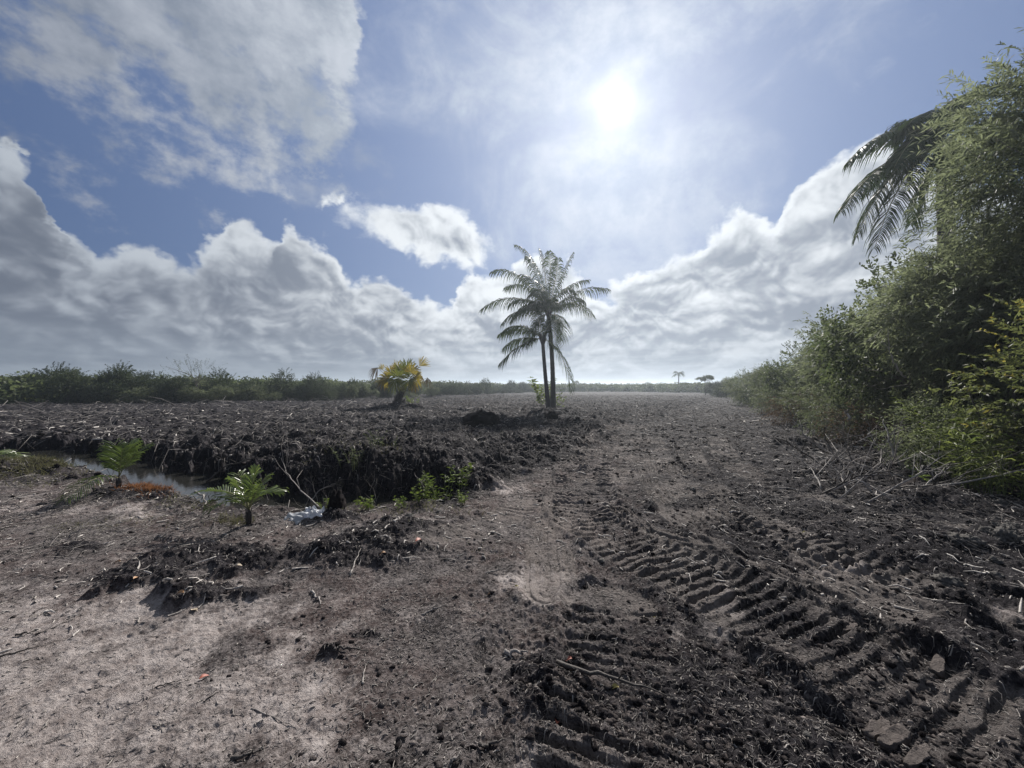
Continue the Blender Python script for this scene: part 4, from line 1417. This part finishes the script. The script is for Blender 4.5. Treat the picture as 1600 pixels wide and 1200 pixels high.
# ------------------------------------------------------------------ dead branches
def branch(name, pts, r0, label, cat, mat, seed, side=4, group=None, sub=0.45):
    """pts: world points of the main axis; side shoots fork off it"""
    q = random.Random(seed)
    b = pts[0].copy()
    P = []
    n = 5
    for i in range(len(pts) - 1):
        for k in range(n):
            t = k / n
            p_ = pts[i].lerp(pts[i + 1], t)
            P.append(p_ - b + Vector((q.uniform(-1, 1), q.uniform(-1, 1), q.uniform(-1, 1))) * r0 * 0.9)
    P.append(pts[-1] - b)
    B = Buf()
    m = len(P)
    B.tube(P, [r0 * (1 - 0.8 * i / (m - 1)) for i in range(m)], 7, 0.5)
    Lt = sum((P[i + 1] - P[i]).length for i in range(m - 1))
    for s in range(side):
        i = q.randrange(m // 5, m - 1)
        d = (P[min(i + 1, m - 1)] - P[i - 1]).normalized()
        o = Vector((q.uniform(-1, 1), q.uniform(-1, 1), q.uniform(-0.2, 1))).normalized()
        e = (d * 0.7 + o * 0.8).normalized() * Lt * sub * q.uniform(0.4, 1.0)
        rr = r0 * (1 - 0.8 * i / m) * 0.6
        mid = P[i] + e * 0.5 + Vector((q.uniform(-1, 1), q.uniform(-1, 1), q.uniform(-1, 1))) * Lt * 0.04
        B.tube([P[i], mid, P[i] + e], [rr, rr * .7, rr * .25], 5, q.uniform(0.3, 0.8))
        if q.random() < 0.7:
            e2 = (e.normalized() + Vector((q.uniform(-1, 1), q.uniform(-1, 1), q.uniform(-.3, 1))) * .8) * Lt * sub * .3
            B.tube([mid, mid + e2], [rr * .5, rr * .15], 4, q.random())
    o = B.build(name, mat, None, True)
    o.location = b
    return tag(o, label, cat, group)


def gb(*pp):
    """points from (px, py, height above ground); the first gives the distance"""
    out = []
    for px, py, h_ in pp:
        x_, y_ = G(px, py)
        out.append(Vector((x_, y_, gz(x_, y_) + h_)))
    return out


def vb(y, *pp):
    return [at(px, py, y + dy) for px, py, dy in pp]


DB = 'dead branches heaped at the foot of the thicket'
branch('dead_branch', vb(6.6, (1455, 760, 0), (1420, 735, 0), (1395, 710, .1), (1388, 680, .2), (1380, 655, .4)), 0.030, 'thick pale crooked branch rising from the brush pile', 'dead branch', M['deadwood'], 1, 5, DB)
branch('dead_branch', vb(6.4, (1360, 765, 0), (1340, 735, 0), (1322, 700, .2), (1315, 670, .4)), 0.018, 'thin dark branch sticking up out of the brush pile', 'dead branch', M['darkwood'], 2, 5, DB)
branch('dead_branch', vb(9.6, (1290, 695, 0), (1262, 685, 0), (1247, 668, .1)), 0.045, 'short bleached branch lying at the end of the brush pile', 'dead branch', M['deadwood'], 3, 3, DB)
branch('dead_branch', vb(5.9, (1450, 755, 0), (1400, 742, .1), (1350, 732, .2)), 0.014, 'long thin pale stick lying across the brush pile', 'dead branch', M['deadwood'], 4, 2, DB)
branch('dead_branch', vb(5.7, (1430, 785, 0), (1395, 775, 0), (1370, 765, 0.1)), 0.014, 'low pale stick at the front of the brush pile', 'dead branch', M['deadwood'], 5, 2, DB)
branch('dead_branch', vb(6.0, (1350, 775, 0), (1320, 760, 0), (1285, 740, .2)), 0.030, 'dark thick branch end pointing out of the brush pile', 'dead branch', M['darkwood'], 6, 3, DB)
branch('dead_branch', vb(8.2, (1415, 590, 0), (1403, 575, 0), (1390, 552, .1), (1388, 515, .1)), 0.020, 'pale curved bare branch hanging in the thicket above the brush pile', 'dead branch', M['deadwood'], 7, 2, None)
branch('dead_branch', vb(7.5, (1420, 600, 0), (1375, 608, 0), (1345, 600, 0)), 0.012, 'thin bare twig crossing in front of the thicket', 'dead branch', M['darkwood'], 8, 3, None)
branch('dead_branch', vb(8.0, (1325, 655, 0), (1322, 645, .1), (1318, 640, .1)), 0.030, 'stubby bleached stick upright behind the brush pile', 'dead branch', M['deadwood'], 9, 1, DB)
q = random.Random(21)
for i in range(44):
    px, py = q.uniform(1270, 1475), q.uniform(690, 795)
    x_, y_ = G(px, py)
    a = q.uniform(0, 6.28)
    L_ = q.uniform(0.5, 1.7)
    p0 = Vector((x_, y_, gz(x_, y_) + 0.02))
    p1 = p0 + Vector((math.cos(a) * L_ * .5, math.sin(a) * L_ * .5, q.uniform(0.08, .5)))
    p2 = p0 + Vector((math.cos(a + .3) * L_, math.sin(a + .3) * L_, q.uniform(0.0, .8)))
    branch('brush_branch', [p0, p1, p2], q.uniform(0.008, 0.020), 'thin forked dead branch tangled in the brush pile, one of many alike', 'dead branch', M['deadwood'] if q.random() < .55 else M['darkwood'], 100 + i, 6, 'thin branches tangled in the brush pile')

# around the ditch
branch('ditch_branch', vb(5.4, (478, 795, 0), (430, 745, .2), (400, 712, .5), (404, 690, .6)) if False else vb(5.0, (510, 800, -.1), (470, 765, .3), (448, 738, .6), (440, 715, .8)), 0.010, 'thin bare sapling leaning across the dark water', 'dead branch', M['deadwood'], 31, 4)
branch('ditch_branch', vb(6.3, (325, 752, 0), (355, 728, .1), (385, 718, .2), (430, 712, .2)), 0.016, 'bent dark branch on the ditch bank behind the bushy sapling', 'dead branch', M['darkwood'], 32, 3)
branch('ditch_branch', vb(5.9, (485, 785, 0), (500, 765, 0), (525, 755, 0)), 0.010, 'arched pale twig standing in the ditch', 'dead branch', M['deadwood'], 33, 1)
branch('ditch_branch', vb(7.2, (605, 725, 0), (580, 712, 0), (550, 700, .2)), 0.035, 'long pale stick on the dark bank above the ditch', 'dead branch', M['deadwood'], 34, 1)
branch('ditch_branch', vb(5.5, (665, 770, 0), (655, 750, .1), (648, 738, .2)), 0.018, 'leaning stick beside the tall weed in the ditch', 'dead branch', M['darkwood'], 35, 2)
branch('ditch_branch', vb(7.8, (20, 760, 0), (50, 745, .3), (66, 733, .4)), 0.020, 'pale stick lying on the grassy bank of the ditch', 'dead branch', M['deadwood'], 36, 2)
branch('ditch_branch', vb(5.4, (305, 768, 0), (318, 775, 0), (325, 790, -.3)), 0.018, 'forked pale stick at the water edge between the saplings', 'dead branch', M['deadwood'], 37, 2)
q = random.Random(9)
for i in range(22):
    px = q.uniform(420, 620)
    y_ = q.uniform(5.5, 6.6)
    x_ = (px - 800) / 600 * y_
    p0 = Vector((x_, y_, gz(x_, y_)))
    h_ = q.uniform(0.25, 0.7)
    branch('leafless_weed', [p0, p0 + Vector((q.uniform(-.15, .15), q.uniform(-.1, .1), h_ * .6)), p0 + Vector((q.uniform(-.3, .3), q.uniform(-.2, .2), h_))], 0.0045,
           'thin bare weed standing in the ditch, one of many alike', 'dead weed', M['darkwood'] if q.random() < .6 else M['deadwood'], 200 + i, 3, 'bare stems standing in the ditch')

# sticks lying on the near ground: ends in photo pixels
ST = [((787, 1024), (825, 1036), .016, 'm', 'short thick grey stick lying on the mud in front of the middle'), ((870, 1045), (1040, 1090), .014, 'd', 'long dark stick pressed into the track'),
      ((568, 1068), (572, 1040), .006, 'p', 'small pale upright-looking splinter on the pale ground'), ((365, 1186), (412, 1172), .009, 'd', 'dark stick near the bottom of the picture'),
      ((60, 992), (138, 960), .006, 'd', 'thin dark straight stick on the pale ground'), ((30, 994), (62, 985), .008, 'd', 'stubby dark stick beside the thin straight one'),
      ((0, 1030), (80, 1008), .007, 'd', 'curved dark stick running out of the picture'), ((1372, 915), (1450, 945), .018, 'd', 'split dark stick on the mud beyond the tracks'),
      ((1398, 972), (1413, 1010), .006, 'p', 'thin pale twig standing askew on the ribbed mud'), ((620, 818), (640, 832), .018, 'p', 'broken pale stick on top of the brush heap'),
      ((488, 925), (505, 945), .010, 'p', 'short pale crooked stick on the brown ground'), ((395, 1105), (480, 1140), .004, 'm', 'long thin root across the pale ground'),
      ((245, 1078), (288, 1064), .004, 'd', 'thin dark twig near the red leaf'), ((320, 1098), (350, 1080), .004, 'd', 'very thin twig on the pale ground'),
      ((760, 902), (800, 895), .008, 'm', 'grey stick lying flat on the brown soil'), ((660, 965), (698, 952), .009, 'm', 'grey stick with a fork on the brown soil'),
      ((530, 1022), (578, 1018), .008, 'd', 'dark stick beside the small dark clump'), ((1185, 870), (1240, 885), .010, 'm', 'stick pressed flat beside the curved track'),
      ((548, 905), (565, 875), .008, 'p', 'pale stick leaning on the brush heap'), ((935, 838), (955, 846), .010, 'p', 'short bright stick on the far part of the track'),
      ((1215, 762), (1250, 768), .02, 'm', 'weathered stick beyond the tracks'), ((1140, 812), (1180, 806), .012, 'p', 'pale stick across the middle track'),
      ((748, 1166), (790, 1160), .010, 'd', 'bent dark stick at the bottom middle'), ((705, 1195), (722, 1178), .008, 'm', 'short crossed stick at the bottom edge')]
for i, (a, b, rr, c_, lab) in enumerate(ST):
    A_, B_ = gb((a[0], a[1], rr))[0], gb((b[0], b[1], rr * .9))[0]
    mid = (A_ + B_) / 2
    mid.z = max(gz(mid.x, mid.y) + rr * .6, mid.z)
    branch('fallen_stick', [A_, mid, B_], rr, lab, 'stick', M[{'p': 'deadwood', 'm': 'twig', 'd': 'darkwood'}[c_]], 300 + i, 1, 'single sticks lying on the near ground', .25)


# ------------------------------------------------------------------ litter that nobody could count
def litter(name, label, n, rmin, rmax, lmin, lmax, rad, mat, seed, thmax=0.95, bias=None, lift=0.3, pale=0.5):
    q = np.random.default_rng(seed)
    r_ = np.exp(q.uniform(math.log(rmin), math.log(rmax), n)) if bias is None else rmin + (rmax - rmin) * q.random(n) ** bias
    th = q.uniform(-thmax, thmax, n)
    x_, y_ = r_ * np.sin(th), r_ * np.cos(th)
    # more of it on the worked ground than on the bare pale patches
    h_, pal, wet, trk = land(x_, y_, True)
    dens = 0.35 + 0.65 * vnoise(x_ * 1.5, y_ * 1.5, 55) - 0.45 * pal
    k = (q.random(n) < np.clip(dens * 1.3, 0.08, 1)) & (h_ > WATER_Z + 0.02)
    x_, y_, h_, r_, wet = x_[k], y_[k], h_[k], r_[k], wet[k]
    n = len(x_)
    L = q.uniform(lmin, lmax, n) * (q.random(n) ** 1.5 * 1.2 + 0.4)
    a = q.uniform(0, 6.283, n)
    b = a + q.normal(0, 0.5, n)
    gs = np.clip(r_ / 10, 0.6, 2.2) if rad == 0.011 else np.clip(r_ / 10, 0.75, 3.0) if lmax > 0.2 else (np.clip(r_ / 4, 0.9, 3.0) if rad > 0.002 else 1.0)
    L = L * gs
    R0 = rad * q.uniform(0.5, 1.5, n) * gs
    P0 = np.stack([x_, y_, h_ + R0 * 0.8], 1)
    x1, y1 = x_ + np.cos(a) * L * .5, y_ + np.sin(a) * L * .5
    x2, y2 = x1 + np.cos(b) * L * .5, y1 + np.sin(b) * L * .5
    lf = q.random(n) ** 3 * lift * L
    P1 = np.stack([x1, y1, np.maximum(land(x1, y1), h_) + R0 * .8 + lf * .6], 1)
    P2_ = np.stack([x2, y2, land(x2, y2) + R0 * .8 + lf], 1)
    V = []
    for P, f in ((P0, 1.0), (P1, 0.85), (P2_, 0.4)):
        pr = np.stack([-np.sin(a), np.cos(a), np.zeros(n)], 1) * (R0 * f)[:, None]
        up = np.array([0, 0, 1.0]) * (R0 * f)[:, None]
        V += [P + pr - up * .5, P - pr - up * .5, P + up]
    V = np.stack(V, 1).reshape(-1, 3)
    i = np.arange(n)[:, None] * 9
    F_ = []
    for s in (0, 3):
        F_ += [[s, s + 3, s + 4, s + 1], [s + 1, s + 4, s + 5, s + 2], [s + 2, s + 5, s + 3, s]]
    Q = (i[:, :, None] + np.array(F_)[None]).reshape(-1, 4)
    tint = np.clip(q.beta(1.3, 2.2, n) * 2 * pale + 0.05, 0, 1)
    o = obj(name, mesh_np(name, V, Q, None, {'tint': np.repeat(tint, 9)}), mat)
    return tag(o, label, 'litter', kind='stuff')


litter('twig_litter', 'fine twigs and root fibres strewn over the near ground', 42000, 1.4, 14, 0.010, 0.060, 0.0013, M['twig'], 1, pale=0.45)
litter('chip_litter', 'short pale wood chips and bark pieces strewn over the ground', 42000, 1.4, 40, 0.008, 0.034, 0.0030, M['deadwood'], 2, lift=0.1, pale=0.4)
litter('slab_litter', 'flat pale bark slabs and stick ends flashing on the dark worked ground', 3600, 3.5, 45, 0.05, 0.20, 0.011, M['slabwood'], 12, lift=0.15, pale=0.9)
litter('branch_litter', 'broken branches and roots strewn over the cleared field', 20000, 5.5, 70, 0.10, 0.5, 0.0045, M['twig'], 3, lift=0.5, pale=0.26)


def clods(name, label, n, rmin, rmax, smin, smax, mat, seed, dry=False):
    q = np.random.default_rng(seed)
    # a lumpy low ball to start from
    import bmesh
    bm = bmesh.new()
    bmesh.ops.create_icosphere(bm, subdivisions=1, radius=1)
    BV = np.array([v.co[:] for v in bm.verts])
    BT = np.array([[v.index for v in f.verts] for f in bm.faces])
    bm.free()
    r_ = np.exp(q.uniform(math.log(rmin), math.log(rmax), n))
    th = q.uniform(-0.97, 0.97, n)
    x_, y_ = r_ * np.sin(th), r_ * np.cos(th)
    h_, pal, wet, trk = land(x_, y_, True)
    px = 800 + x_ / y_ * 600
    cl = sst(fbm(x_ * 1.6, y_ * 1.6, 222, 4), 0.44, 0.60)
    dens = (0.12 + 0.5 * np.clip(wet, 0, 1) + 0.35 * sst(px, 700, 1000)) * (0.15 + cl) * (1 - 0.95 * pal) ** (0.6 if dry else 2)
    k = (q.random(n) < dens) & (h_ > WATER_Z + 0.02)
    x_, y_, h_, r_ = x_[k], y_[k], h_[k], r_[k]
    n = len(x_)
    s = smin + (smax - smin) * q.random(n) ** 4.0
    s = s * np.clip(r_ / 5, 0.8, 3.0)
    sc = q.uniform(0.6, 1.3, (n, 3)) * s[:, None] * np.array([1.15, 1.15, 0.7])
    ph = q.uniform(0, 50, (n, 3))
    V = BV[None] * (1 + 0.30 * np.sin(BV[None, :, [1]] * 3.1 + ph[:, None, [0]]) + 0.25 * np.sin(BV[None, :, [0]] * 4.7 + BV[None, :, [2]] * 2.3 + ph[:, None, [1]]) + 0.14 * np.sin(BV[None, :, [2]] * 9 + BV[None, :, [0]] * 7 + ph[:, None, [2]]))
    V = V * sc[:, None, :]
    V = V + np.stack([x_, y_, h_ + s * 0.02], 1)[:, None, :]
    m = len(BV)
    T = (np.arange(n)[:, None, None] * m + BT[None]).reshape(-1, 3)
    o = obj(name, mesh_np(name, V.reshape(-1, 3), None, T, {'tint': np.repeat(q.random(n), m)}, False), mat)
    return tag(o, label, 'clods', kind='stuff')


clods('muck_clods', 'dark crumbly clods of muck thrown up over the worked ground', 95000, 1.4, 45, 0.0025, 0.026, M['clod'], 5)
clods('dry_clods', 'small greyish dry clods on the tracks and pale ground', 30000, 1.4, 14, 0.0025, 0.014, M['lump'], 6, True)


# ------------------------------------------------------------------ lumps, rocks, leaves, rubbish
def lump(name, px, py, sx, sy, sz, label, cat, mat, seed, group=None, y=None, sub=4, spiky=0.22):
    import bmesh
    from mathutils import noise as mn
    bm = bmesh.new()
    bmesh.ops.create_icosphere(bm, subdivisions=sub, radius=1)
    off = Vector((seed * 3.1, seed * 1.7, 0))
    for v in bm.verts:
        d = v.co.normalized()
        k = 1 + spiky * mn.fractal(d * 1.6 + off, 1.0, 2.0, 3) + spiky * 0.7 * mn.fractal(d * 6 + off, 0.8, 2.0, 3)
        v.co = Vector((d.x * sx * k, d.y * sy * k, max(d.z, -0.35) * sz * k * (1.15 - 0.3 * mn.noise(d * 3 + off))))
    me = bpy.data.meshes.new(name)
    bm.to_mesh(me)
    bm.free()
    me.polygons.foreach_set('use_smooth', np.ones(len(me.polygons), dtype=bool))
    x_, y_ = G(px, py)
    o = obj(name, me, mat)
    o.location = (x_, y_, gz(x_, y_) + sz * 0.15)
    o.rotation_euler = (0, 0, seed)
    return tag(o, label, cat, group)


lump('root_mound', 752, 672, 0.70, 0.5, 0.36, 'large dark mound of uprooted muck in the field between the fan palm and coconut palms', 'mound', M['clod'], 3, spiky=0.16)
lump('root_mound', 862, 662, 0.35, 0.3, 0.35, 'small black lump in front of the coconut palm trunks', 'mound', M['clod'], 4)
lump('dark_clump', 527, 806, 0.13, 0.1, 0.17, 'black clump of mud standing against the white sheet', 'mud clump', M['clod'], 5)
lump('stump', 1446, 768, 0.10, 0.10, 0.26, 'short brown stump among the dead branches', 'stump', M['darkwood'], 6, spiky=0.1)
lump('boulder', 1432, 775, 0.20, 0.16, 0.12, 'rounded brown boulder at the foot of the brush pile', 'rock', M['lump'], 7, spiky=0.15)
q = random.Random(77)
for i in range(26):
    px, py = q.gauss(1560, 40), q.gauss(862, 26)
    s_ = q.uniform(0.03, 0.10)
    lump('rock', px, py, s_, s_ * q.uniform(.6, 1), s_ * q.uniform(.5, .8), 'grey limestone lump in the loose pile before the glossy shrub, one of many', 'rock', M['rock'], 10 + i,
         'limestone lumps in front of the glossy shrub', sub=4, spiky=0.45)
for i, (px, py, s_, lab) in enumerate([(640, 812, .055, 'pale flat stone at the ditch edge'), (687, 1010 - 205, .05, 'whitish stone beside the weeds of the ditch'), (1258, 1160, .018, 'small whitish pebble on the dark mud near the bottom'),
                                       (1265, 985, .022, 'pale angular stone between the tracks'), (1095, 940, .03, 'broken pale stone on the ribs of the track'), (940, 878, .035, 'cluster of grey stone on the pale patch by the track'),
                                       (270, 796, .05, 'white stone on the pale ground past the sapling'), (1145, 800, .05, 'pale stone far up the middle track'), (1082, 770, .06, 'far pale stone on the track')]):
    lump('stone', px, py, s_, s_ * .7, s_ * .4, lab, 'stone', M['rock'], 50 + i, None, sub=3, spiky=0.3)

# flat slabs of mud pressed by the track shoes, bottom right
q = random.Random(8)
slabs = [(1368, 1142, 12), (1392, 1160, 12), (1462, 1045, 28), (1325, 985, 20), (1428, 1190, 12)]


def slab_mesh(L_, W_, H_, seed):
    import bmesh
    from mathutils import noise as mn
    bm = bmesh.new()
    bmesh.ops.create_cube(bm, size=1)
    bmesh.ops.subdivide_edges(bm, edges=bm.edges[:], cuts=9, use_grid_fill=True)
    off = Vector((seed, seed * 2.3, 0))
    for v in bm.verts:
        c_ = v.co.copy()
        c_.x *= L_; c_.y *= W_; c_.z *= H_
        rnd = 1 - 0.25 * (abs(v.co.x * 2) ** 4 * abs(v.co.y * 2) ** 4)
        c_.x *= rnd; c_.y *= rnd
        f = mn.fractal(c_ * 22 + off, 0.8, 2, 4)
        c_ += Vector((f * .012, mn.fractal(c_ * 25 - off, .8, 2, 3) * .012, mn.fractal(c_ * 18 + off * 2, .8, 2, 4) * .012))
        v.co = c_
    me = bpy.data.meshes.new('mud_slab')
    bm.to_mesh(me)
    bm.free()
    me.polygons.foreach_set('use_smooth', np.ones(len(me.polygons), dtype=bool))
    return me


for i, (px, py, an) in enumerate(slabs):
    x_, y_ = G(px, py)
    L_ = q.uniform(0.16, 0.22)
    o = obj('mud_slab', slab_mesh(L_, q.uniform(.035, .055), q.uniform(.04, .055), i + 1), M['slab'])
    o.location = (x_, y_, gz(x_, y_) + 0.004)
    o.rotation_euler = (q.uniform(-.08, .08), q.uniform(-.06, .06), math.radians(an + 10))
    tag(o, 'flat-topped slab of dry mud cut by the tracks at the lower right, one of several alike', 'mud slab', 'mud slabs cut by the machine tracks')


def flat_mat(name, c0, c1, rough=0.6, trans=0.0):
    m, b = new_mat(name)
    N.put(b.inputs['Base Color'], mixc(noise(objcoord(), 18.0, 4, 0.6), c0, c1))
    b.inputs['Roughness'].default_value = rough
    bump(b, noise(objcoord(), 30.0, 4, 0.6), 0.3, 0.01)
    return m


M['red_leaf'] = flat_mat('red_leaf', (0.22, 0.05, 0.03), (0.38, 0.12, 0.07))
M['orange_leaf'] = flat_mat('orange_leaf', (0.28, 0.14, 0.06), (0.45, 0.27, 0.13))
M['yellow_leaf'] = flat_mat('yellow_leaf', (0.26, 0.20, 0.05), (0.46, 0.38, 0.12))
M['pale_leaf'] = flat_mat('pale_leaf', (0.45, 0.36, 0.26), (0.66, 0.56, 0.42))


def fallen_leaf(px, py, size, ang, mat, label):
    B = Buf()
    n = 9
    V = []
    for i in range(n):
        u = i / (n - 1)
        w = size * 0.28 * math.sin(math.pi * min(1, u * 0.94 + 0.03)) ** 0.8
        cz = size * 0.22 * math.sin(u * 2.6 + ang)
        for s in (-1, 0, 1):
            V.append(((u - .5) * size, s * w, cz + abs(s) * w * 0.7))
    Q = [[i * 3 + k, i * 3 + k + 1, i * 3 + k + 4, i * 3 + k + 3] for i in range(n - 1) for k in range(2)]
    m = len(V)
    B.add(V + [(a, b, c - 0.0012) for a, b, c in V], Q + [[a + m for a in f[::-1]] for f in Q])
    B.tube([Vector((-size * .5, 0, 0)), Vector((-size * .72, 0.004, -0.004))], [0.0016, 0.0012], 4)
    o = B.build('fallen_leaf', M[mat], None, True)
    x_, y_ = G(px, py)
    o.location = (x_, y_, gz(x_, y_) + size * 0.10)
    o.rotation_euler = (0.15, -0.1, ang)
    tag(o, label, 'leaf', 'coloured dead leaves fallen on the near ground')


for a in ((322, 1058, .055, 1.0, 'red_leaf', 'curled red leaf on the pale ground'), (216, 918, .07, 1.6, 'orange_leaf', 'tan curled leaf on the dark clods'),
          (285, 945, .07, .2, 'orange_leaf', 'orange-tan leaf below the tan curled one'), (306, 958, .07, 2.8, 'pale_leaf', 'pale crumpled leaf next to the orange-tan one'),
          (187, 880, .06, 0, 'orange_leaf', 'small orange leaf by a thin stick'), (373, 900, .08, .4, 'pale_leaf', 'pale curled leaf on the mud heap'),
          (890, 1037, .045, .3, 'red_leaf', 'rusty leaf at the start of the ribbed mud'), (960, 1073, .055, .1, 'yellow_leaf', 'ochre leaf lying in the track'),
          (870, 1130, .05, 1.3, 'red_leaf', 'pinkish-red leaf on the dark clods near the bottom'), (1022, 967, .055, .4, 'yellow_leaf', 'pale yellow leaf on the track'),
          (807, 927, .04, .2, 'yellow_leaf', 'small greenish-yellow leaf on the pale patch'), (655, 867, .10, .9, 'red_leaf', 'dark red leaf by the brush heap'),
          (600, 885, .06, .5, 'orange_leaf', 'orange-red leaf in front of the brush heap'), (765, 930, .03, 0, 'orange_leaf', 'tiny orange leaf on the brown soil'),
          (1255, 838, .05, 0, 'yellow_leaf', 'small yellow leaf far up the track')):
    fallen_leaf(a[0], a[1], a[2] * 0.8, *a[3:])


# --- crumpled white plastic sheet
def sheet():
    from mathutils import noise as mn
    m, b = new_mat('white_plastic')
    N.put(b.inputs['Base Color'], mixc(step(noise(objcoord(), 9.0, 5, 0.6), 0.45, 0.7), (0.52, 0.53, 0.55), (0.74, 0.74, 0.76)))
    b.inputs['Roughness'].default_value = 0.4
    g, _ = new_mat('grey_plastic')
    N.tree = g.node_tree
    gb_ = g.node_tree.nodes['Principled BSDF']
    N.put(gb_.inputs['Base Color'], mixc(noise(objcoord(), 22.0, 5, 0.6), (0.26, 0.27, 0.29), (0.40, 0.41, 0.43)))
    gb_.inputs['Roughness'].default_value = 0.6
    x_, y_ = G(470, 818)
    z_ = gz(x_, y_)
    t = empty('plastic_sheet', (x_, y_, z_))
    tag(t, 'crumpled white and grey plastic sheet lying by the ditch next to the bushy sapling', 'plastic sheet')

    def patch(name, p00, p10, p11, p01, mat, amp, seed):
        n = 22
        V = []
        for th_ in (0, -0.003):
            for j in range(n):
                for i in range(n):
                    u, v = i / (n - 1), j / (n - 1)
                    p_ = (p00.lerp(p10, u)).lerp(p01.lerp(p11, u), v)
                    q_ = Vector((u * 3 + seed, v * 3, seed))
                    p_ = p_ + Vector((mn.noise(q_) * amp, mn.noise(q_ + Vector((9, 0, 0))) * amp, abs(mn.noise(q_ * 1.7 + Vector((0, 7, 0)))) * amp * 1.8 + th_ + .35 * amp * math.sin(math.pi * u) * math.sin(math.pi * v)))
                    V.append(p_)
        Q = [[j * n + i, j * n + i + 1, (j + 1) * n + i + 1, (j + 1) * n + i] for j in range(n - 1) for i in range(n - 1)]
        Q2 = [[a + n * n for a in f[::-1]] for f in Q]
        obj(name, mesh_np(name, V, Q + Q2, None, None, True), mat, t)
    o = Vector((x_, y_, z_))
    P = lambda px, py, dy=0: at(px, py, y_ + dy) - o
    patch('grey_sheet', P(434, 828, -.1), P(482, 822, -.1), P(492, 796, .12), P(452, 803, .12), g, 0.03, 2.0)
    patch('white_fold', P(474, 811, -.02), P(506, 812, 0), P(508, 798, .1), P(480, 793, .12), m, 0.05, 5.0)
    patch('white_corner', P(430, 830, -.12), P(444, 829, -.12), P(446, 815, 0), P(438, 814, 0), m, 0.025, 8.0)


sheet()


# ------------------------------------------------------------------ haze
def haze():
    m = bpy.data.materials.new('haze')
    m.use_nodes = True
    nt = m.node_tree
    nt.nodes.clear()
    v = nt.nodes.new('ShaderNodeVolumePrincipled')
    v.inputs['Color'].default_value = (0.80, 0.90, 1.0, 1)
    v.inputs['Density'].default_value = 0.0012
    v.inputs['Anisotropy'].default_value = 0.72
    o = nt.nodes.new('ShaderNodeOutputMaterial')
    nt.links.new(v.outputs[0], o.inputs['Volume'])
    V = [(a, b, c) for c in (-3.0, 14.0) for a, b in ((-3600, -3600), (3600, -3600), (3600, 3600), (-3600, 3600))]
    Q = [[3, 2, 1, 0], [4, 5, 6, 7], [0, 1, 5, 4], [1, 2, 6, 5], [2, 3, 7, 6], [3, 0, 4, 7]]
    h_ = obj('haze', mesh_np('haze', V, Q), m)
    tag(h_, kind='stuff')


haze()
